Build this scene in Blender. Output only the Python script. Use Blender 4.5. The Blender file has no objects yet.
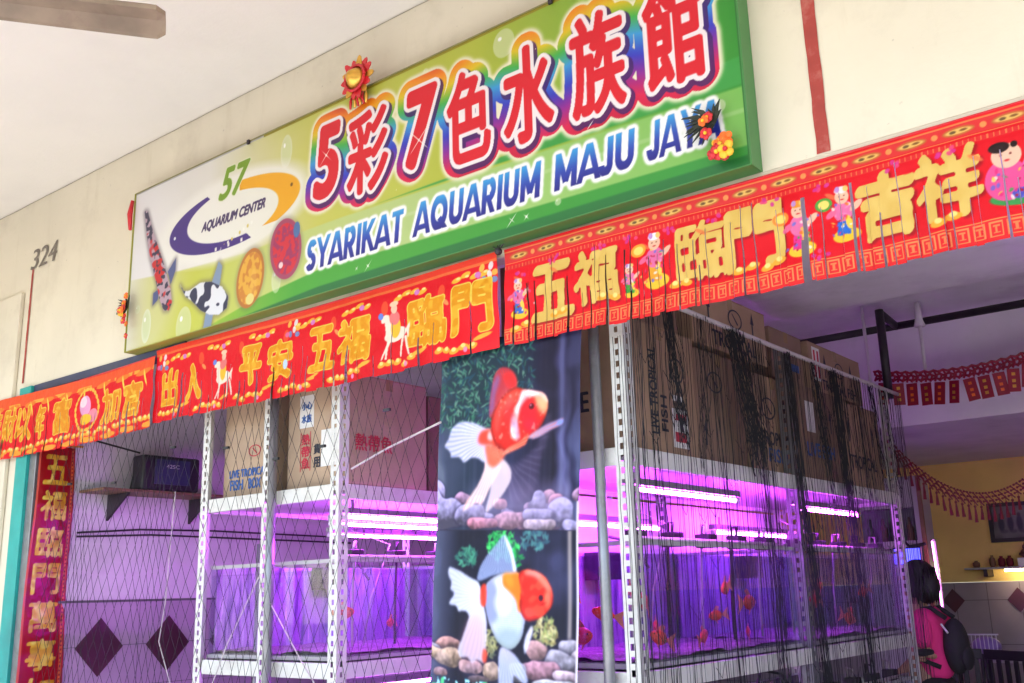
import bpy, math, random
import numpy as np
from mathutils import Vector, Matrix
PI = math.pi
rng = random.Random(7); nr = np.random.RandomState(7)
scene = bpy.context.scene
COL = scene.collection

# ------------------------------------------------------------------ materials
def new_mat(name):
    m = bpy.data.materials.new(name); m.use_nodes = True
    nt = m.node_tree; return m, nt, nt.nodes['Principled BSDF']

def lin(c):
    c = np.asarray(c, dtype=float) / 255.0
    return np.where(c <= 0.04045, c / 12.92, ((c + 0.055) / 1.055) ** 2.4)

def surf(name, col, rough=0.6, var=0.12, scale=6.0, bump=0.0, bscale=60.0, metal=0.0, spec=0.5, dirt=None, dscale=1.2, damt=0.3, drip=None):
    """base colour with two octaves of tone variation, optional darker stains and fine bump"""
    m, nt, p = new_mat(name); N = nt.nodes; L = nt.links
    tc = N.new('ShaderNodeTexCoord')
    n1 = N.new('ShaderNodeTexNoise'); n1.inputs['Scale'].default_value = scale; n1.inputs['Detail'].default_value = 6
    L.new(tc.outputs['Object'], n1.inputs['Vector'])
    r = N.new('ShaderNodeMapRange'); r.inputs[1].default_value = 0.3; r.inputs[2].default_value = 0.7
    r.inputs[3].default_value = 1 - var; r.inputs[4].default_value = 1 + var
    L.new(n1.outputs['Fac'], r.inputs[0])
    mx = N.new('ShaderNodeVectorMath'); mx.operation = 'SCALE'; mx.inputs[0].default_value = col[:3]
    L.new(r.outputs[0], mx.inputs['Scale'])
    out = mx.outputs[0]
    if dirt:
        n2 = N.new('ShaderNodeTexNoise'); n2.inputs['Scale'].default_value = dscale; n2.inputs['Detail'].default_value = 9
        n2.inputs['Roughness'].default_value = 0.68
        L.new(tc.outputs['Object'], n2.inputs['Vector'])
        r2 = N.new('ShaderNodeMapRange'); r2.inputs[1].default_value = 0.52; r2.inputs[2].default_value = 0.72
        r2.inputs[3].default_value = 0; r2.inputs[4].default_value = damt
        L.new(n2.outputs['Fac'], r2.inputs[0])
        mm = N.new('ShaderNodeMix'); mm.data_type = 'RGBA'
        L.new(r2.outputs[0], mm.inputs[0]); L.new(out, mm.inputs[6]); mm.inputs[7].default_value = (*dirt, 1)
        out = mm.outputs[2]
    if drip:
        mp = N.new('ShaderNodeMapping'); mp.inputs['Scale'].default_value = (2.6, 2.6, .35); L.new(tc.outputs['Object'], mp.inputs[0])
        n4 = N.new('ShaderNodeTexNoise'); n4.inputs['Scale'].default_value = 2.0; n4.inputs['Detail'].default_value = 10; n4.inputs['Roughness'].default_value = .72; L.new(mp.outputs[0], n4.inputs['Vector'])
        r4 = N.new('ShaderNodeMapRange'); r4.inputs[1].default_value = .56; r4.inputs[2].default_value = .78; r4.inputs[4].default_value = .42; L.new(n4.outputs['Fac'], r4.inputs[0])
        m4 = N.new('ShaderNodeMix'); m4.data_type = 'RGBA'; L.new(r4.outputs[0], m4.inputs[0]); L.new(out, m4.inputs[6]); m4.inputs[7].default_value = (*drip, 1); out = m4.outputs[2]
        n5 = N.new('ShaderNodeTexNoise'); n5.inputs['Scale'].default_value = 26; n5.inputs['Detail'].default_value = 3; L.new(tc.outputs['Object'], n5.inputs['Vector'])
        r5 = N.new('ShaderNodeMapRange'); r5.inputs[1].default_value = .70; r5.inputs[2].default_value = .74; r5.inputs[4].default_value = .5; L.new(n5.outputs['Fac'], r5.inputs[0])
        m5 = N.new('ShaderNodeMix'); m5.data_type = 'RGBA'; L.new(r5.outputs[0], m5.inputs[0]); L.new(out, m5.inputs[6]); m5.inputs[7].default_value = (.42, .36, .30, 1); out = m5.outputs[2]
    L.new(out, p.inputs['Base Color'])
    p.inputs['Roughness'].default_value = rough; p.inputs['Metallic'].default_value = metal
    p.inputs['Specular IOR Level'].default_value = spec
    if bump:
        n3 = N.new('ShaderNodeTexNoise'); n3.inputs['Scale'].default_value = bscale; n3.inputs['Detail'].default_value = 4
        L.new(tc.outputs['Object'], n3.inputs['Vector'])
        b = N.new('ShaderNodeBump'); b.inputs['Strength'].default_value = bump; b.inputs['Distance'].default_value = 0.01
        L.new(n3.outputs['Fac'], b.inputs['Height']); L.new(b.outputs[0], p.inputs['Normal'])
    return m

def printed(name, rough=0.45, spec=0.25, wrinkle=0.0, wscale=8.0, back=0.0):
    m, nt, p = new_mat(name); N = nt.nodes; L = nt.links
    a = N.new('ShaderNodeAttribute'); a.attribute_name = 'print'
    L.new(a.outputs['Color'], p.inputs['Base Color'])
    p.inputs['Roughness'].default_value = rough; p.inputs['Specular IOR Level'].default_value = spec
    if wrinkle:
        tc = N.new('ShaderNodeTexCoord'); n3 = N.new('ShaderNodeTexNoise'); n3.inputs['Scale'].default_value = wscale
        L.new(tc.outputs['Object'], n3.inputs['Vector'])
        b = N.new('ShaderNodeBump'); b.inputs['Strength'].default_value = wrinkle; b.inputs['Distance'].default_value = 0.03
        L.new(n3.outputs['Fac'], b.inputs['Height']); L.new(b.outputs[0], p.inputs['Normal'])
    return m

def emis(name, col, s):
    m, nt, p = new_mat(name)
    p.inputs['Base Color'].default_value = (0.8, 0.8, 0.8, 1)
    p.inputs['Emission Color'].default_value = (*col, 1); p.inputs['Emission Strength'].default_value = s
    return m

def glassy(name, tint=(0.95, 0.97, 1.0), gloss=0.12, rough=0.02):
    m, nt, p = new_mat(name); N = nt.nodes; L = nt.links
    N.remove(p)
    t = N.new('ShaderNodeBsdfTransparent'); t.inputs[0].default_value = (*tint, 1)
    g = N.new('ShaderNodeBsdfGlossy'); g.inputs['Roughness'].default_value = rough
    lw0 = N.new('ShaderNodeLayerWeight'); lw0.inputs[0].default_value = 0.5; pw = N.new('ShaderNodeMath'); pw.operation = 'POWER'; pw.inputs[1].default_value = 4.0; L.new(lw0.outputs['Facing'], pw.inputs[0]); lw = N.new('ShaderNodeMath'); lw.operation = 'MULTIPLY_ADD'; lw.inputs[1].default_value = 0.6; lw.inputs[2].default_value = 0.035; L.new(pw.outputs[0], lw.inputs[0])
    mx = N.new('ShaderNodeMixShader')
    L.new(lw.outputs[0], mx.inputs[0]); L.new(t.outputs[0], mx.inputs[1]); L.new(g.outputs[0], mx.inputs[2])
    L.new(mx.outputs[0], N['Material Output'].inputs['Surface'])
    return m

M = {}
M['wall'] = surf('cream_plaster', (0.715, 0.65, 0.52), 0.85, 0.05, 1.6, 0.25, 14, dirt=(0.40, 0.33, 0.25), dscale=1.3, damt=0.35, drip=(.50, .42, .29))
M['soffit'] = surf('ceiling_paint', (0.80, 0.76, 0.71), 0.9, 0.02, 2.0, 0.2, 25, dirt=(0.6, 0.55, 0.52), dscale=0.8, damt=0.2)
M['inner'] = surf('inner_paint', (0.74, 0.66, 0.74), 0.8, 0.08, 2, 0.1, 20, dirt=(0.3, 0.27, 0.3), damt=0.4)
M['inner_ceiling'] = surf('inner_ceiling_paint', (0.80, 0.75, 0.82), 0.85, 0.06, 3, 0.1, 20, dirt=(0.35, 0.3, 0.36), damt=0.4)
M['yellow'] = surf('yellow_paint', (0.92, 0.66, 0.22), 0.8, 0.08, 2, 0.1, 20, dirt=(0.45, 0.28, 0.08), damt=0.4)
M['dado'] = surf('dado_tile', (0.27, 0.23, 0.27), 0.4, 0.1, 3, dirt=(0.25, 0.2, 0.25), damt=0.4)
M['dado2'] = surf('lavender_tile', (0.44, 0.32, 0.44), 0.35, 0.1, 3, dirt=(0.3, 0.2, 0.3), damt=0.4)
M['diamond'] = surf('maroon_tile', (0.075, 0.02, 0.035), 0.35, 0.2, 4)
M['grout'] = surf('tile_joint', (0.13, 0.11, 0.13), 0.9)
M['teal'] = surf('teal_paint', (0.02, 0.36, 0.33), 0.45, 0.12, 5, dirt=(0.03, 0.18, 0.2), damt=0.5)
M['navy'] = surf('dark_blue_paint', (0.03, 0.04, 0.10), 0.45, 0.2, 6, dirt=(0.12, 0.1, 0.1), damt=0.5)
M['redline'] = surf('red_line_paint', (0.36, 0.045, 0.035), 0.7, 0.15, 9, dirt=(0.55, 0.35, 0.28), dscale=9, damt=0.35)
M['greypaint'] = surf('number_paint', (0.20, 0.17, 0.14), 0.8, 0.3, 12)
M['floor'] = surf('floor_tile', (0.36, 0.30, 0.26), 0.4, 0.15, 2, dirt=(0.2, 0.16, 0.14))
M['pave'] = surf('pavement_tile', (0.50, 0.49, 0.47), 0.6, 0.12, 2, 0.2, 40, dirt=(0.3, 0.25, 0.2))
M['road'] = surf('asphalt', (0.055, 0.054, 0.052), 0.85, 0.2, 3, 0.4, 80)
M['kerb'] = surf('kerb_concrete', (0.35, 0.34, 0.32), 0.85, 0.12, 4)
M['white_steel'] = surf('white_steel', (0.70, 0.69, 0.66), 0.42, 0.08, 8, dirt=(0.35, 0.28, 0.22), dscale=7, damt=0.45)
M['grey_steel'] = surf('grey_steel', (0.26, 0.26, 0.28), 0.35, 0.15, 9, metal=0.5, dirt=(0.12, 0.09, 0.08), dscale=6, damt=0.6)
M['dark_steel'] = surf('dark_steel', (0.028, 0.02, 0.028), 0.5, 0.2, 8)
M['card'] = surf('cardboard', (0.38, 0.245, 0.16), 0.85, 0.12, 4, 0.15, 50, dirt=(0.22, 0.13, 0.08), dscale=3, damt=0.4)
M['card_dark'] = surf('cardboard_brown', (0.26, 0.165, 0.115), 0.85, 0.12, 4, 0.15, 50, dirt=(0.16, 0.09, 0.05), dscale=3, damt=0.4)
M['card_pale'] = surf('cardboard_pale', (0.46, 0.33, 0.23), 0.85, 0.12, 4, 0.15, 50, dirt=(0.34, 0.24, 0.18), dscale=3, damt=0.5)
M['tape'] = surf('parcel_tape', (0.36, 0.24, 0.12), 0.25, 0.08, 5)
M['ink'] = surf('black_ink', (0.03, 0.03, 0.045), 0.8, 0.3, 30)
M['inkred'] = surf('red_ink', (0.5, 0.03, 0.06), 0.8, 0.2, 30)
M['inkblue'] = surf('blue_ink', (0.05, 0.12, 0.35), 0.8, 0.2, 30)
M['paper'] = surf('white_paper', (0.78, 0.77, 0.75), 0.7, 0.04, 6)
M['foam'] = surf('white_foam', (0.78, 0.76, 0.78), 0.7, 0.04, 10, 0.1, 120)
M['wood'] = surf('brown_wood', (0.20, 0.10, 0.055), 0.55, 0.25, 7)
M['blade'] = surf('fan_blade', (0.25, 0.18, 0.125), 0.5, 0.25, 6, dirt=(0.16, 0.08, 0.06), dscale=5, damt=0.7)
M['black'] = surf('black_plastic', (0.016, 0.015, 0.018), 0.45, 0.2, 8)
M['net'] = surf('net_thread', (0.012, 0.011, 0.016), 0.8, 0.3, 20)
M['netpale'] = surf('pale_cord', (0.55, 0.5, 0.5), 0.7, 0.1, 20)
M['gold'] = surf('gold_foil', (0.75, 0.42, 0.07), 0.28, 0.15, 20, metal=0.7)
M['redfoil'] = surf('red_foil', (0.62, 0.02, 0.03), 0.35, 0.15, 20)
M['orange'] = surf('orange_silk', (0.85, 0.16, 0.02), 0.6, 0.2, 20)
M['yellowsilk'] = surf('yellow_silk', (0.85, 0.5, 0.03), 0.6, 0.2, 20)
M['feather'] = surf('black_feather', (0.02, 0.025, 0.015), 0.6, 0.3, 20)
M['pocket'] = surf('red_garland', (0.30, 0.006, 0.03), 0.5, 0.12, 15)
M['maroon'] = surf('maroon_cord', (0.17, 0.012, 0.02), 0.7, 0.2, 25)
M['tube'] = emis('violet_tube', (0.60, 0.05, 1.0), 52)
M['tube_pink'] = emis('pink_tube', (1.0, 0.22, 0.95), 5)
M['tube_warm'] = emis('warm_tube', (1.0, 0.78, 0.45), 14)
M['screen'] = emis('blue_screen', (0.02, 0.03, 1.0), 1.6)
M['cap'] = surf('tube_cap', (0.6, 0.6, 0.62), 0.4)
M['backpanel'] = None
M['glass'] = glassy('tank_glass', (0.93, 0.95, 0.98))
M['water'] = glassy('tank_water', (0.93, 0.90, 0.97))
def streaks(name):
    m, nt, p = new_mat(name); N = nt.nodes; L = nt.links
    tc = N.new('ShaderNodeTexCoord'); mp = N.new('ShaderNodeMapping'); mp.inputs['Scale'].default_value = (1, 9, 1.1); n = N.new('ShaderNodeTexNoise'); n.inputs['Scale'].default_value = 2.2; n.inputs['Detail'].default_value = 8; n.inputs['Roughness'].default_value = .65
    L.new(tc.outputs['Object'], mp.inputs[0]); L.new(mp.outputs[0], n.inputs['Vector'])
    cr = N.new('ShaderNodeValToRGB'); e = cr.color_ramp.elements; e[0].position = .36; e[0].color = (.10, .07, .18, 1); e[1].position = .66; e[1].color = (.75, .66, .72, 1)
    for ps_, cl_ in ((.44, (.26, .18, .36, 1)), (.52, (.48, .38, .52, 1)), (.60, (.38, .44, .42, 1))): q = e.new(ps_); q.color = cl_
    L.new(n.outputs['Fac'], cr.inputs[0]); L.new(cr.outputs[0], p.inputs['Base Color']); p.inputs['Roughness'].default_value = .35
    return m
M['pebbles'] = surf('tank_gravel', (0.30, 0.24, 0.26), 0.8, 0.5, 70, 0.6, 90)
M['backpanel'] = streaks('tank_back_panel')
M['fish'] = surf('orange_fish', (0.85, 0.10, 0.02), 0.35, 0.25, 20, dirt=(0.85, 0.6, 0.5), dscale=12, damt=0.7)
M['fin'] = surf('pale_fin', (0.8, 0.3, 0.15), 0.5, 0.2, 30)
M['skin'] = surf('skin', (0.50, 0.27, 0.18), 0.5, 0.06, 10)
M['hair'] = surf('black_hair', (0.010, 0.008, 0.009), 0.5, 0.3, 60, 0.5, 120)
M['shirt'] = surf('pink_cloth', (0.78, 0.03, 0.22), 0.8, 0.08, 6, 0.3, 12)
M['dark_cloth'] = surf('dark_cloth', (0.018, 0.015, 0.02), 0.85, 0.2, 8, 0.3, 12)
M['basin'] = surf('violet_plastic', (0.25, 0.18, 0.42), 0.3, 0.1, 6)
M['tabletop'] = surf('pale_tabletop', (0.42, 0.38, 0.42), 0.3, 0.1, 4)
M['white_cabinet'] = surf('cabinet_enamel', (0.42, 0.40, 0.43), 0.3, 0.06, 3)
M['fridge_inner'] = surf('dark_display', (0.05, 0.09, 0.06), 0.3, 0.6, 9)
M['skyblue_rim'] = surf('aluminium_trim', (0.55, 0.55, 0.58), 0.3, 0.05, 5, metal=0.8)

# ------------------------------------------------------------------ mesh builder
class MB:
    def __init__(s): s.v = []; s.f = []; s.mi = []; s.m = 0
    def add(s, vs, fs):
        b = len(s.v); s.v += [tuple(x) for x in vs]
        for f in fs: s.f.append([b + i for i in f]); s.mi.append(s.m)
    def box(s, x0, x1, y0, y1, z0, z1, T=None):
        vs = [Vector((x, y, z)) for z in (z0, z1) for y in (y0, y1) for x in (x0, x1)]
        if T: vs = [T @ v for v in vs]
        s.add(vs, [(0, 2, 3, 1), (4, 5, 7, 6), (0, 1, 5, 4), (2, 6, 7, 3), (0, 4, 6, 2), (1, 3, 7, 5)]); return s
    def tube(s, pts, r, n=8, cap=True):
        pts = [Vector(p) for p in pts]; R = r if isinstance(r, (list, tuple)) else [r] * len(pts)
        vs = []; fs = []; up = None
        for i, p in enumerate(pts):
            a = pts[max(i - 1, 0)]; b = pts[min(i + 1, len(pts) - 1)]; d = (b - a).normalized()
            if up is None: up = d.orthogonal().normalized()
            else:
                up = up - d * up.dot(d); up = up.normalized() if up.length > 1e-6 else d.orthogonal().normalized()
            w = d.cross(up)
            for k in range(n):
                t = 2 * PI * k / n; vs.append(p + (up * math.cos(t) + w * math.sin(t)) * R[i])
        for i in range(len(pts) - 1):
            for k in range(n):
                k2 = (k + 1) % n; fs.append((i * n + k, i * n + k2, (i + 1) * n + k2, (i + 1) * n + k))
        if cap: fs.append(tuple(range(n))[::-1]); fs.append(tuple((len(pts) - 1) * n + k for k in range(n)))
        s.add(vs, fs); return s
    def ball(s, c, r, nu=14, nv=9, T=None):
        rx, ry, rz = r if isinstance(r, (tuple, list)) else (r, r, r); vs = []; fs = []
        for j in range(nv + 1):
            th = PI * j / nv
            for i in range(nu):
                ph = 2 * PI * i / nu
                v = Vector((rx * math.sin(th) * math.cos(ph), ry * math.sin(th) * math.sin(ph), rz * math.cos(th)))
                if T: v = T @ v
                vs.append(v + Vector(c))
        for j in range(nv):
            for i in range(nu):
                i2 = (i + 1) % nu; fs.append((j * nu + i, (j + 1) * nu + i, (j + 1) * nu + i2, j * nu + i2))
        s.add(vs, fs); return s
    def prism(s, poly, fn, t):
        """poly: 2-D outline, fn(u,v,w) -> point, w from 0 to t"""
        n = len(poly); vs = [fn(u, v, 0) for u, v in poly] + [fn(u, v, t) for u, v in poly]
        s.add(vs, [tuple(range(n))[::-1], tuple(range(n, 2 * n))] + [(i, (i + 1) % n, n + (i + 1) % n, n + i) for i in range(n)]); return s
    def build(s, name, mat, parent=None, origin=None, local=False, smooth=False, bevel=0):
        me = bpy.data.meshes.new(name)
        o0 = Vector(origin) if origin else Vector((0, 0, 0))
        if parent is not None and not local: o0 = world_loc(parent)
        if local: o0 = Vector((0, 0, 0))
        me.from_pydata([tuple(Vector(v) - o0) for v in s.v], [], s.f)
        for mm in (mat if isinstance(mat, (list, tuple)) else [mat]): me.materials.append(mm)
        me.polygons.foreach_set('material_index', s.mi)
        if smooth: me.polygons.foreach_set('use_smooth', [True] * len(me.polygons))
        me.update()
        o = bpy.data.objects.new(name, me); COL.objects.link(o)
        if parent is not None: o.parent = parent
        else: o.location = o0
        if bevel:
            b = o.modifiers.new('bevel', 'BEVEL'); b.width = bevel; b.segments = 2; b.limit_method = 'ANGLE'
        return o

def world_loc(o):
    p = Vector(o.location)
    while o.parent is not None: o = o.parent; p = p + Vector(o.location)
    return p

def tag(o, label, cat, group=None, kind=None):
    if label: o['label'] = label
    if cat: o['category'] = cat
    if group: o['group'] = group
    if kind: o['kind'] = kind
    return o
def thing(name, label, cat, loc=(0, 0, 0), group=None):
    o = bpy.data.objects.new(name, None); COL.objects.link(o); o.location = loc; o.empty_display_size = 0.1
    return tag(o, label, cat, group)
def struct(o): o['kind'] = 'structure'; return o
def copy_tree(o, label=None, parent=None, loc=None, rot=None):
    c = o.copy(); COL.objects.link(c)
    if parent is not None: c.parent = parent
    if label: c['label'] = label
    if loc is not None: c.location = loc
    if rot is not None: c.rotation_euler = rot
    for ch in list(o.children): copy_tree(ch, parent=c)
    return c

# ------------------------------------------------------------------ lettering
_tri = {}
def text_tris(s):
    if s not in _tri:
        cu = bpy.data.curves.new('lettering', 'FONT'); cu.body = s; cu.resolution_u = 5
        o = bpy.data.objects.new('lettering', cu); COL.objects.link(o)
        me = bpy.data.meshes.new_from_object(o.evaluated_get(bpy.context.evaluated_depsgraph_get()))
        me.calc_loop_triangles()
        V = np.array([v.co[:2] for v in me.vertices]); T = np.array([t.vertices[:] for t in me.loop_triangles])
        bpy.data.objects.remove(o); bpy.data.curves.remove(cu); bpy.data.meshes.remove(me)
        lo = V.min(0); hi = V.max(0); _tri[s] = ((V - lo) / (hi - lo), T, hi - lo)
    return _tri[s]

def text_mesh(mb, s, fn, x0, y0, w, h, shear=0.0):
    """flat letters into a mesh builder: fn(u,v) -> point"""
    V, T, _ = text_tris(s)
    mb.add([fn(x0 + a * w + b * h * shear, y0 + b * h) for a, b in V], [tuple(t) for t in T])

class Canvas:
    def __init__(s, w, h, res, bg):
        s.w, s.h, s.res = w, h, res; s.sat = .35; s.gain = .82
        s.nx = int(round(w / res)) + 1; s.ny = int(round(h / res)) + 1
        s.U, s.V = np.meshgrid(np.linspace(0, w, s.nx), np.linspace(0, h, s.ny))
        s.c = np.zeros((s.ny, s.nx, 3)) + np.array(bg, dtype=float)
    def put(s, mask, col):
        m = np.clip(mask, 0, 1)[..., None]; s.c = s.c * (1 - m) + np.asarray(col, dtype=float) * m
    def ell(s, cx, cy, rx, ry, rot=0, soft=1.0):
        c, d = math.cos(rot), math.sin(rot); X = s.U - cx; Y = s.V - cy
        a = (X * c + Y * d) / rx; b = (-X * d + Y * c) / ry
        r = np.sqrt(a * a + b * b); return np.clip((1 - r) * min(rx, ry) / (s.res * soft) + 0.5, 0, 1)
    def tri_raster(s, P, T):
        ss = 2; W = s.nx * ss; H = s.ny * ss; g = np.zeros((H, W), dtype=bool)
        Q = P / s.res * ss + 0.5
        for t in T:
            a, b, c = Q[t[0]], Q[t[1]], Q[t[2]]
            x0 = max(int(min(a[0], b[0], c[0])), 0); x1 = min(int(max(a[0], b[0], c[0])) + 2, W)
            y0 = max(int(min(a[1], b[1], c[1])), 0); y1 = min(int(max(a[1], b[1], c[1])) + 2, H)
            if x1 <= x0 or y1 <= y0: continue
            X, Y = np.meshgrid(np.arange(x0, x1), np.arange(y0, y1))
            d1 = (b[0]-a[0])*(Y-a[1])-(b[1]-a[1])*(X-a[0]); d2 = (c[0]-b[0])*(Y-b[1])-(c[1]-b[1])*(X-b[0]); d3 = (a[0]-c[0])*(Y-c[1])-(a[1]-c[1])*(X-c[0])
            g[y0:y1, x0:x1] |= ((d1 >= 0) & (d2 >= 0) & (d3 >= 0)) | ((d1 <= 0) & (d2 <= 0) & (d3 <= 0))
        return g.reshape(s.ny, ss, s.nx, ss).mean((1, 3))
    def poly(s, pts):
        X, Y = s.U, s.V; ins = np.zeros(X.shape, bool); n = len(pts)
        for i in range(n):
            x1, y1 = pts[i]; x2, y2 = pts[(i + 1) % n]
            if y1 == y2: continue
            ins ^= ((Y >= min(y1, y2)) & (Y < max(y1, y2)) & (X < x1 + (Y - y1) * (x2 - x1) / (y2 - y1)))
        return s.blur(ins.astype(float), s.res * 0.6)
    def text(s, t, x0, y0, w, h, shear=0.0, rot=0.0):
        V, T, _ = text_tris(t)
        x = V[:, 0] * w + (V[:, 1]) * h * shear; y = V[:, 1] * h
        c, d = math.cos(rot), math.sin(rot)
        P = np.stack([x0 + x * c - y * d, y0 + x * d + y * c], 1)
        return s.tri_raster(P, T)
    def _conv(s, m, k):
        h, w = k.shape; py, px_ = h // 2, w // 2
        P = np.pad(m, ((py, py), (px_, px_)), mode='edge'); K = np.zeros_like(P)
        K[:h, :w] = k; K = np.roll(K, (-py, -px_), (0, 1))
        return np.fft.irfft2(np.fft.rfft2(P) * np.fft.rfft2(K), s=P.shape)[py:py + m.shape[0], px_:px_ + m.shape[1]]
    def dil(s, m, r, r2=None, ang=0):
        r2 = r2 or r; n = int(max(r, r2) / s.res) + 2; y, x = np.mgrid[-n:n + 1, -n:n + 1] * s.res
        c, d = math.cos(ang), math.sin(ang)
        k = np.clip((1 - np.sqrt(((x * c + y * d) / r) ** 2 + ((-x * d + y * c) / r2) ** 2)) * min(r, r2) / s.res + 0.5, 0, 1)
        return np.clip(s._conv(m, k) * 0.7 - 0.25, 0, 1)
    def blur(s, m, r):
        n = int(3 * r / s.res) + 1; y, x = np.mgrid[-n:n + 1, -n:n + 1] * s.res
        k = np.exp(-(x * x + y * y) / (2 * r * r)); return s._conv(m, k / k.sum())
    def noise(s, r, seed=0):
        m = np.random.RandomState(seed).randn(s.ny, s.nx); m = s.blur(m, r); return (m - m.mean()) / m.std()
    def brush(s, t, x0, y0, w, h, seed=0, thick=0.018, shear=-0.0):
        """brush lettering: slanted-nib swelling of the strokes and uneven edges"""
        m = s.text(t, x0, y0, w, h, shear)
        m = s.dil(m, thick, thick * 0.45, 0.9)
        n = s.noise(0.012, seed) * 0.35
        return np.clip((s.blur(m, s.res * .9) + n * 0.22 * (m > 0.02) - 0.45) * 5, 0, 1)
    def mesh(s, name, fn, mat, parent=None, holes=None, origin=(0, 0, 0)):
        P = fn(s.U, s.V)                                     # (ny,nx,3)
        P = P.reshape(-1, 3) - np.array(origin if parent is None else world_loc(parent))
        idx = np.arange(s.nx * s.ny).reshape(s.ny, s.nx)
        q = np.stack([idx[:-1, :-1], idx[:-1, 1:], idx[1:, 1:], idx[1:, :-1]], -1).reshape(-1, 4)
        if holes is not None: q = q[~holes.reshape(-1)]
        me = bpy.data.meshes.new(name); n = len(q)
        me.vertices.add(len(P)); me.vertices.foreach_set('co', P.astype(np.float32).ravel())
        me.loops.add(n * 4); me.loops.foreach_set('vertex_index', q.astype(np.int32).ravel())
        me.polygons.add(n); me.polygons.foreach_set('loop_start', (np.arange(n) * 4).astype(np.int32))
        me.update(calc_edges=True)
        a = me.color_attributes.new('print', 'FLOAT_COLOR', 'POINT')
        rgba = np.ones((s.nx * s.ny, 4), np.float32); Lc = lin(np.clip(s.c, 0, 255)).reshape(-1, 3); mn = Lc.min(1, keepdims=True); rgba[:, :3] = (Lc - mn * s.sat * (1 - mn)) * s.gain
        a.data.foreach_set('color', rgba.ravel())
        me.polygons.foreach_set('use_smooth', np.ones(n, bool))
        me.materials.append(mat); me.update()
        o = bpy.data.objects.new(name, me); COL.objects.link(o)
        if parent is not None: o.parent = parent
        else: o.location = origin
        return o

def grad(x, stops):
    xs = [a for a, _ in stops]; cs = np.array([c for _, c in stops], float)
    return np.stack([np.interp(x, xs, cs[:, k]) for k in range(3)], -1)

# ================================================================== GROUND
road = MB(); road.box(-60, 60, -60, -6.4, -0.3, -0.15); struct(road.build('road', M['road']))
kb = MB(); kb.box(-60, 60, -6.4, -6.25, -0.3, -0.005); struct(kb.build('kerb', M['kerb']))
pv = MB(); pv.box(-60, 60, -6.25, -0.02, -0.3, 0.0); struct(pv.build('pavement', M['pave']))
fl = MB(); fl.box(-60, 60, -0.02, 60, -0.3, 0.004); struct(fl.build('floor', M['floor']))

# ================================================================== BUILDING
bld = thing('shophouse', 'cream plastered shophouse front with a covered walkway, an open shopfront and a yellow back wall', 'building', (-3, 0, 0))
W = MB()
W.box(-12, 4.5, 0, 0.15, 3.283, 4.9)                  # wall over the opening
W.box(-12, -7.875, 0, 0.15, 0.002, 3.283)             # pier on the left
W.box(2.2, 4.5, 0, 0.15, 0.002, 3.283)
W.build('facade_wall', M['wall'], bld)
rp = MB(); rp.box(-11.5, -8.03, -0.035, -0.002, 0.3, 4.1); rp.build('wall_panel', M['wall'], bld, bevel=0.006)
cl = MB(); cl.box(-12, 4.5, -5.0, 0.15, 4.902, 5.1); cl.build('walkway_ceiling', M['soffit'], bld)
cs = MB(); pts = [(-12 + i * 0.15, -0.004 + rng.uniform(-.001, .001), 4.895 + rng.uniform(-.003, .003)) for i in range(110)]
cs.tube(pts, 0.002, 4); cs.build('ceiling_crack', surf('crack_shadow', (.42, .36, .28), .9), bld)
ub = MB(); ub.box(-12, 4.5, -5.2, -5.002, 4.55, 5.2); ub.build('walkway_beam', M['wall'], bld)
up = MB(); up.box(-12, 4.5, -5.0, 10, 5.21, 5.4); up.box(-12.2, -12.002, -5.2, 10, 0.002, 5.4); up.box(4.502, 4.7, 0.16, 10, 0.002, 5.4); up.build('outer_shell', M['wall'], bld)
# red painted joint lines
rl = MB()
def wavy_strip(mb, x0, z0, x1, z1, w, n=26, y=-0.004):
    L_ = []; R_ = []
    for i in range(n + 1):
        t = i / n; x = x0 + (x1 - x0) * t; z = z0 + (z1 - z0) * t
        L_.append((x - w / 2 + rng.uniform(-.002, .002), z)); R_.append((x + w / 2 + rng.uniform(-.002, .002), z))
    for i in range(n):
        a, b, c, d = L_[i], R_[i], R_[i + 1], L_[i + 1]
        mb.add([(a[0], y, a[1]), (b[0], y, b[1]), (c[0], y, c[1]), (d[0], y, d[1])], [(0, 1, 2, 3)])
wavy_strip(rl, -1.33, 3.29, -1.33, 4.89, 0.055)
o = rl.build('red_joint_line', M['redline'], bld)
rl = MB(); wavy_strip(rl, -7.93, 3.33, -7.93, 4.30, 0.03)
rl.build('red_joint_line', M['redline'], bld)
hn = MB()
text_mesh(hn, '324', lambda u, v: (-7.97 + u, -0.005, 4.28 + v), 0, 0, 0.40, 0.17, 0.2)
for dx in (0.006, -0.006): text_mesh(hn, '324', lambda u, v: (-7.97 + u + dx, -0.005 - abs(dx) * .1 - dx * .01, 4.28 + v), 0, 0, 0.40, 0.17, 0.2)
hn.build('house_number', M['greypaint'], bld)
# smudges on the wall come from the plaster; frame of the opening
df = MB(); df.box(-7.87, -7.70, -0.03, 0.10, 0.004, 3.20); df.box(-7.90, -7.72, -0.035, 0.10, 3.202, 3.278)
df.build('door_frame', M['teal'], bld, bevel=0.004)
dg = MB(); dg.box(-7.698, -7.602, -0.005, 0.12, 0.004, 3.2); dg.build('shutter_track', M['grey_steel'], bld, bevel=0.004)
hd = MB(); hd.box(-7.715, -5.7, -0.012, 0.10, 3.225, 3.281); hd.build('header_rail', M['navy'], bld)
hd = MB(); hd.box(-5.698, 2.2, 0.0, 0.10, 3.24, 3.2815); hd.build('lintel_strip', M['wall'], bld)
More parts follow.
